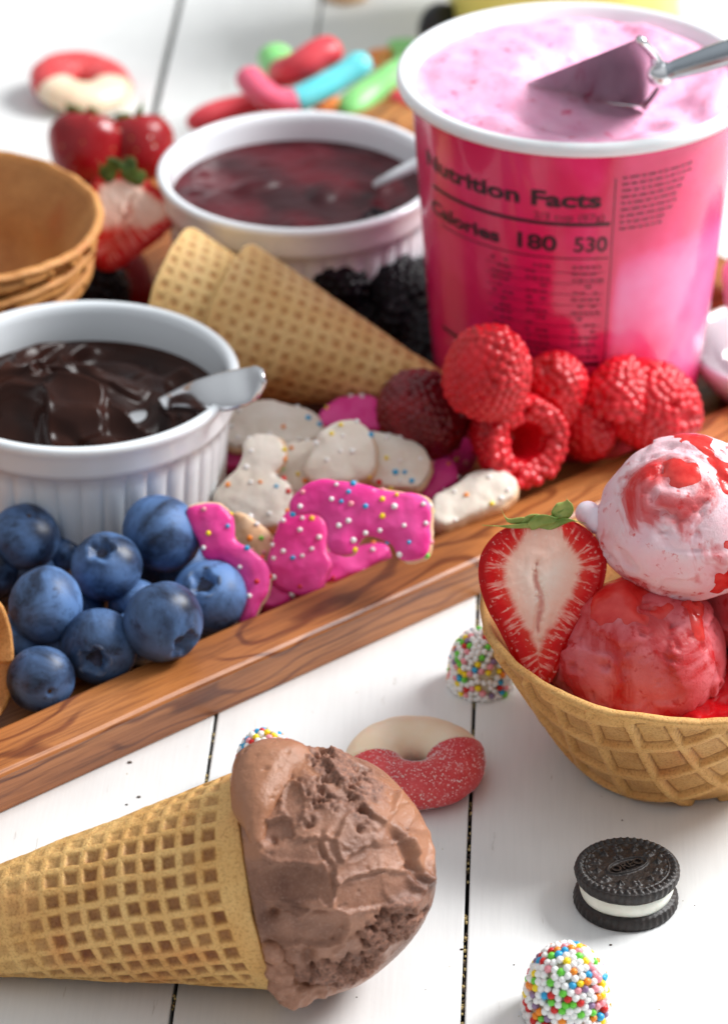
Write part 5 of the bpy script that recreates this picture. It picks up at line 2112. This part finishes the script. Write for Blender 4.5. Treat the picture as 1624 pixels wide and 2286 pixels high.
tub = thing('ice_cream_tub', 'pink translucent tub of ice cream with a white rim and printed nutrition label', 'tub', (TB.x, TB.y, FLOOR))
prof = [(0.05, 0.8), (RB_ - 2.0, 0.8), (RB_ - 1.2, 0.0), (RB_ - 0.2, 0.0), (RB_, 0.6)] + [(tub_r(z), z) for z in np.linspace(2, ZT, 60)]
V, F = revolve(prof, 200)
ph = np.arctan2(V[:, 1], V[:, 0])
phd = np.degrees(ph)          # -90 faces the viewer
zz2 = V[:, 2]
fill = 0.10 + 0.75 * sstep(-80, -74, phd) * (1 - sstep(76, 60, zz2) * 0 - sstep(58, 72, zz2) * 0.75) * sstep(8, 22, zz2 - 6 * np.abs(np.sin(ph * 2)))
fill -= 0.35 * np.exp(-(((phd + 62) / 13) ** 2 + ((zz2 - 26) / 11) ** 2))
fill += 0.22 * sstep(-100, -84, phd) * sstep(-78, -88, phd) * sstep(26, 36, zz2)
mesh('wall', V, F, M['tub_wall'], tub, attrs={'fill': fill})
RL = 49.4
prof = [(tub_r(99) - 0.4, 98.9), (RL - 1.4, 98.9), (RL - 0.4, 99.4), (RL, 100.4), (RL, 101.6), (RL - 0.5, 102.6), (RL - 1.6, 103.1), (RL - 2.8, 102.6), (RL - 3.6, 101.4), (RL - 4.6, 100), (RL - 6, 97), (RL - 7, 90)]
V, F = revolve(prof, 220)
mesh('rim', V, F, M['tub_rim'], tub)


def wrap_print(body, a0, a1, z, h, bold=0.0, mat_=None, name='print', tall=1.0):
    """text bent round the tub from angle a0 to a1 (degrees from the viewer), foot at height z"""
    V, F = text_mesh(body, 1.0, 0.0, bold, 'LEFT')
    w = V[:, 0].max() - V[:, 0].min()
    hh = V[:, 1].max() - min(0, V[:, 1].min())
    x = (V[:, 0] - V[:, 0].min()) / w
    an = np.radians(a0 + (a1 - a0) * x)
    zc = z + UP + V[:, 1] / 0.72 * h
    r = tub_r(zc) + 0.10
    P = np.stack([r * np.sin(an), -r * np.cos(an), zc], -1)
    mesh(name, P, F, mat_ or M['ink'], tub, smooth=False)


def wrap_bars(bars, mat_, name='print'):
    parts = []
    for a0, a1, z0, z1 in bars:
        n = max(2, int(abs(a1 - a0) / 2) + 1)
        V, F = [], []
        for i in range(n):
            a = math.radians(a0 + (a1 - a0) * i / (n - 1))
            for z in (z0 + UP, z1 + UP):
                r = tub_r(z) + 0.09
                V.append((r * math.sin(a), -r * math.cos(a), z))
        for i in range(n - 1):
            F.append([2 * i, 2 * i + 2, 2 * i + 3, 2 * i + 1])
        parts.append((np.array(V), F))
    V, F = join(parts)
    mesh(name, V, F, mat_, tub, smooth=False)


wrap_print('Nutrition Facts', -68, 6.5, 74.5, 4.6, 0.035)
wrap_print('2/3 cup (87g)', -17, 8, 70.4, 2.1, 0.01, M['ink_soft'])
wrap_print('Calories', -66, -30, 60.8, 4.0, 0.035)
wrap_print('180', -23, -8.5, 60.8, 4.6, 0.035)
wrap_print('530', -2.5, 9.5, 60.8, 4.6, 0.02)
wrap_bars([(-64, 10, 68.6, 69.7), (-60, 10, 58.4, 58.75), (-64, 9, 24.2, 25.4), (10.9, 11.3, 22, 83)], M['ink'])
rnd = random.Random(8)
bars = []
# small print that cannot be read: rows of short dashes
for r_ in range(11):
    z = 82.5 - r_ * 1.95
    a = 13.5
    end = 42 - r_ * 1.5 - (18 if r_ > 8 else 0)
    while a < end:
        l = rnd.uniform(1.2, 3.6)
        bars.append((a, min(a + l, end + 1), z, z + 0.75))
        a += l + 0.9
for r_ in range(15):
    z = 55.4 - r_ * 2.05
    for (x0, x1) in ((-34, -27), (-20, -12), (-3, 7)):
        a = x0 + rnd.uniform(0, 1)
        while a < x1:
            l = rnd.uniform(1.0, 2.6)
            if rnd.random() < 0.8:
                bars.append((a, a + l, z, z + 0.85))
            a += l + 0.7
for r_ in range(9):
    bars.append((-36, 9, 54 - r_ * 3.4, 54.2 - r_ * 3.4))
wrap_bars(bars, M['ink_soft'])


def tub_surface(X, Y):
    P = np.stack([X, Y, X * 0], -1)
    r = np.hypot(X, Y)
    th = np.arctan2(Y, X)
    w = fbm(P, 0.03, 3, 330)
    z = 1.6 * np.sin(r * 0.18 + th * 1.0 + w * 3) + w * 2.0 + fbm(P, 0.12, 3, 340) * 0.5
    z *= 1 - sstep(40, 45.5, r)
    dimple = -4.5 * np.exp(-(((X - 16) / 16) ** 2 + ((Y + 4) / 11) ** 2))
    return z + dimple + 1.2 * (1 - sstep(38, 45, r))


V, F = disc_field(44.6, tub_surface, 240, 100)
tag(mesh('ice_cream', V, F, M['tub_ice'], loc=(TB.x, TB.y, FLOOR + 99.2)), 'pale pink strawberry ice cream filling the tub, swirled on top with red flecks', 'ice cream')

# the metal spade standing in it
SU = 7.0
c0 = at(1400, 175, 104 + SU)
root = thing('ice_cream_spade', 'metal ice cream spade resting in the pink tub, reflecting the pink', 'scoop', c0)
ns_, nt_ = 24, 20
lowt, upt = at(1176, 214, 99.5 + SU), at(1166, 188, 100.5 + SU)
lowr, upr = at(1438, 240, 99.5 + SU), at(1425, 86, 130 + SU)
midr = at(1478, 165, 115 + SU)
V = []
for layer in (0, 1):
    for i in range(nt_):
        t = i / (nt_ - 1)
        for j in range(ns_):
            s_ = j / (ns_ - 1)
            tipp = lowt.lerp(upt, s_)
            rp_ = lowr * (1 - s_) ** 2 + (midr * 2 - (lowr + upr) * 0.5) * (2 * s_ * (1 - s_)) + upr * s_ ** 2
            p = tipp.lerp(rp_, t)
            back = Vector((0.1, 0.75, -0.6))
            p = p + back * (7.0 * math.sin(math.pi * s_) * t * (1.2 - t * 0.7)) + back * (0.9 * layer)
            V.append(tuple(p - c0))
V = np.array(V)
N1 = nt_ * ns_
G = grid_faces(nt_, ns_).tolist()
F = G + [[N1 + i for i in f[::-1]] for f in G]
bd = [i for i in range(ns_)] + [i * ns_ + ns_ - 1 for i in range(1, nt_)] + [(nt_ - 1) * ns_ + j for j in range(ns_ - 2, -1, -1)] + [i * ns_ for i in range(nt_ - 2, 0, -1)]
for k in range(len(bd)):
    a, b = bd[k], bd[(k + 1) % len(bd)]
    F.append([b, a, N1 + a, N1 + b])
mesh('blade', V, F, M['metal'], root)
edge_pts = [tuple(lowr * (1 - s_) ** 2 + (midr * 2 - (lowr + upr) * 0.5) * (2 * s_ * (1 - s_)) + upr * s_ ** 2 - c0) for s_ in np.linspace(0, 1, 14)]
V, F = tube(edge_pts, 1.0, 10)
mesh('blade_rim', V, F, M['metal'], root)
h0, h1 = at(1474, 166, 116 + SU), at(1700, 92, 128 + SU)
V, F = tube([tuple(h0 - c0), tuple(h0.lerp(h1, 0.05) - c0), tuple(h0.lerp(h1, 0.1) - c0), tuple(h0.lerp(h1, 0.16) - c0), tuple(h0.lerp(h1, 0.5) - c0), tuple(h1.lerp(h0, -0.8) - c0)], [2.6, 3.2, 2.4, 2.7, 3.3, 3.6], 20)
mesh('handle', V, F, M['metal_dark'], root)
V, F = ball(tuple(h0 - c0), 3.6, 3)
mesh('knuckle', V, F, M['metal'], root)

# yellow tub behind
YB = at(1258, 118, 0)
root = thing('ice_cream_tub', 'yellow tub with thin black printed lines, standing behind the pink tub', 'tub', (YB.x, YB.y + 12, 0))
ry = lambda z: 40 + 5 * z / 90
V, F = revolve([(0.05, 0), (39, 0)] + [(ry(z), z) for z in np.linspace(0.5, 88, 30)] + [(46, 88), (46, 93), (44, 94), (0.05, 94)], 120)
mesh('wall', V, F, M['yellow'], root)
parts = []
for zf in (lambda a: 44 + 0.10 * (a + 5) + 0.004 * (a + 5) ** 2, lambda a: 36 + 0.006 * (a - 8) ** 2):
    V, F = [], []
    for i in range(60):
        a = -60 + 2 * i
        z = zf(a)
        for dz in (0, 1.1):
            r = ry(z + dz) + 0.15
            V.append((r * math.sin(math.radians(a)), -r * math.cos(math.radians(a)), z + dz))
    F = [[2 * i, 2 * i + 2, 2 * i + 3, 2 * i + 1] for i in range(59)]
    parts.append((np.array(V), F))
V, F = join(parts)
mesh('printed_line', V, F, M['black'], root, smooth=False)

# black lid leaning at its left
p = at(952, 62, 14)
V, F = revolve([(0.05, 0), (8, 0), (9, 0.8), (9, 5), (8, 6), (0.05, 6)], 60)
tag(mesh('lid', V, F, M['black'], loc=(p.x + 4, p.y + 12, 9.2), rot=(math.radians(80), 0, math.radians(35))), 'round black lid standing on edge between the yellow tub and the candy', 'lid')

# small white dish cut by the right edge
DB = at(1742, 800, 18)
V, F = revolve([(0.05, 0), (15, 0), (17, 1.0), (22, 6), (26, 12), (27.4, 15.5), (27.0, 17), (25.6, 17), (24, 13), (20, 7.5), (14, 4), (0.05, 3.4)], 120)
tag(mesh('dish', V, F, M['porcelain'], loc=(DB.x, DB.y, FLOOR)), 'small white dish cut off by the right edge beside the raspberries', 'dish')
V, F = scoop_mesh(17.0, 460, (1.1, 1.0, 1.3), cracks=0.5)
q = at(1700, 690, 33)
tag(mesh('ice_cream_scoop', V, F, M['scoop_white'] if 'scoop_white' in M else M['scoop_pale'], loc=(DB.x + 1, DB.y + 5, FLOOR + 34)), 'blurred white ice cream scoop with pink streaks in the small dish', 'ice cream scoop')
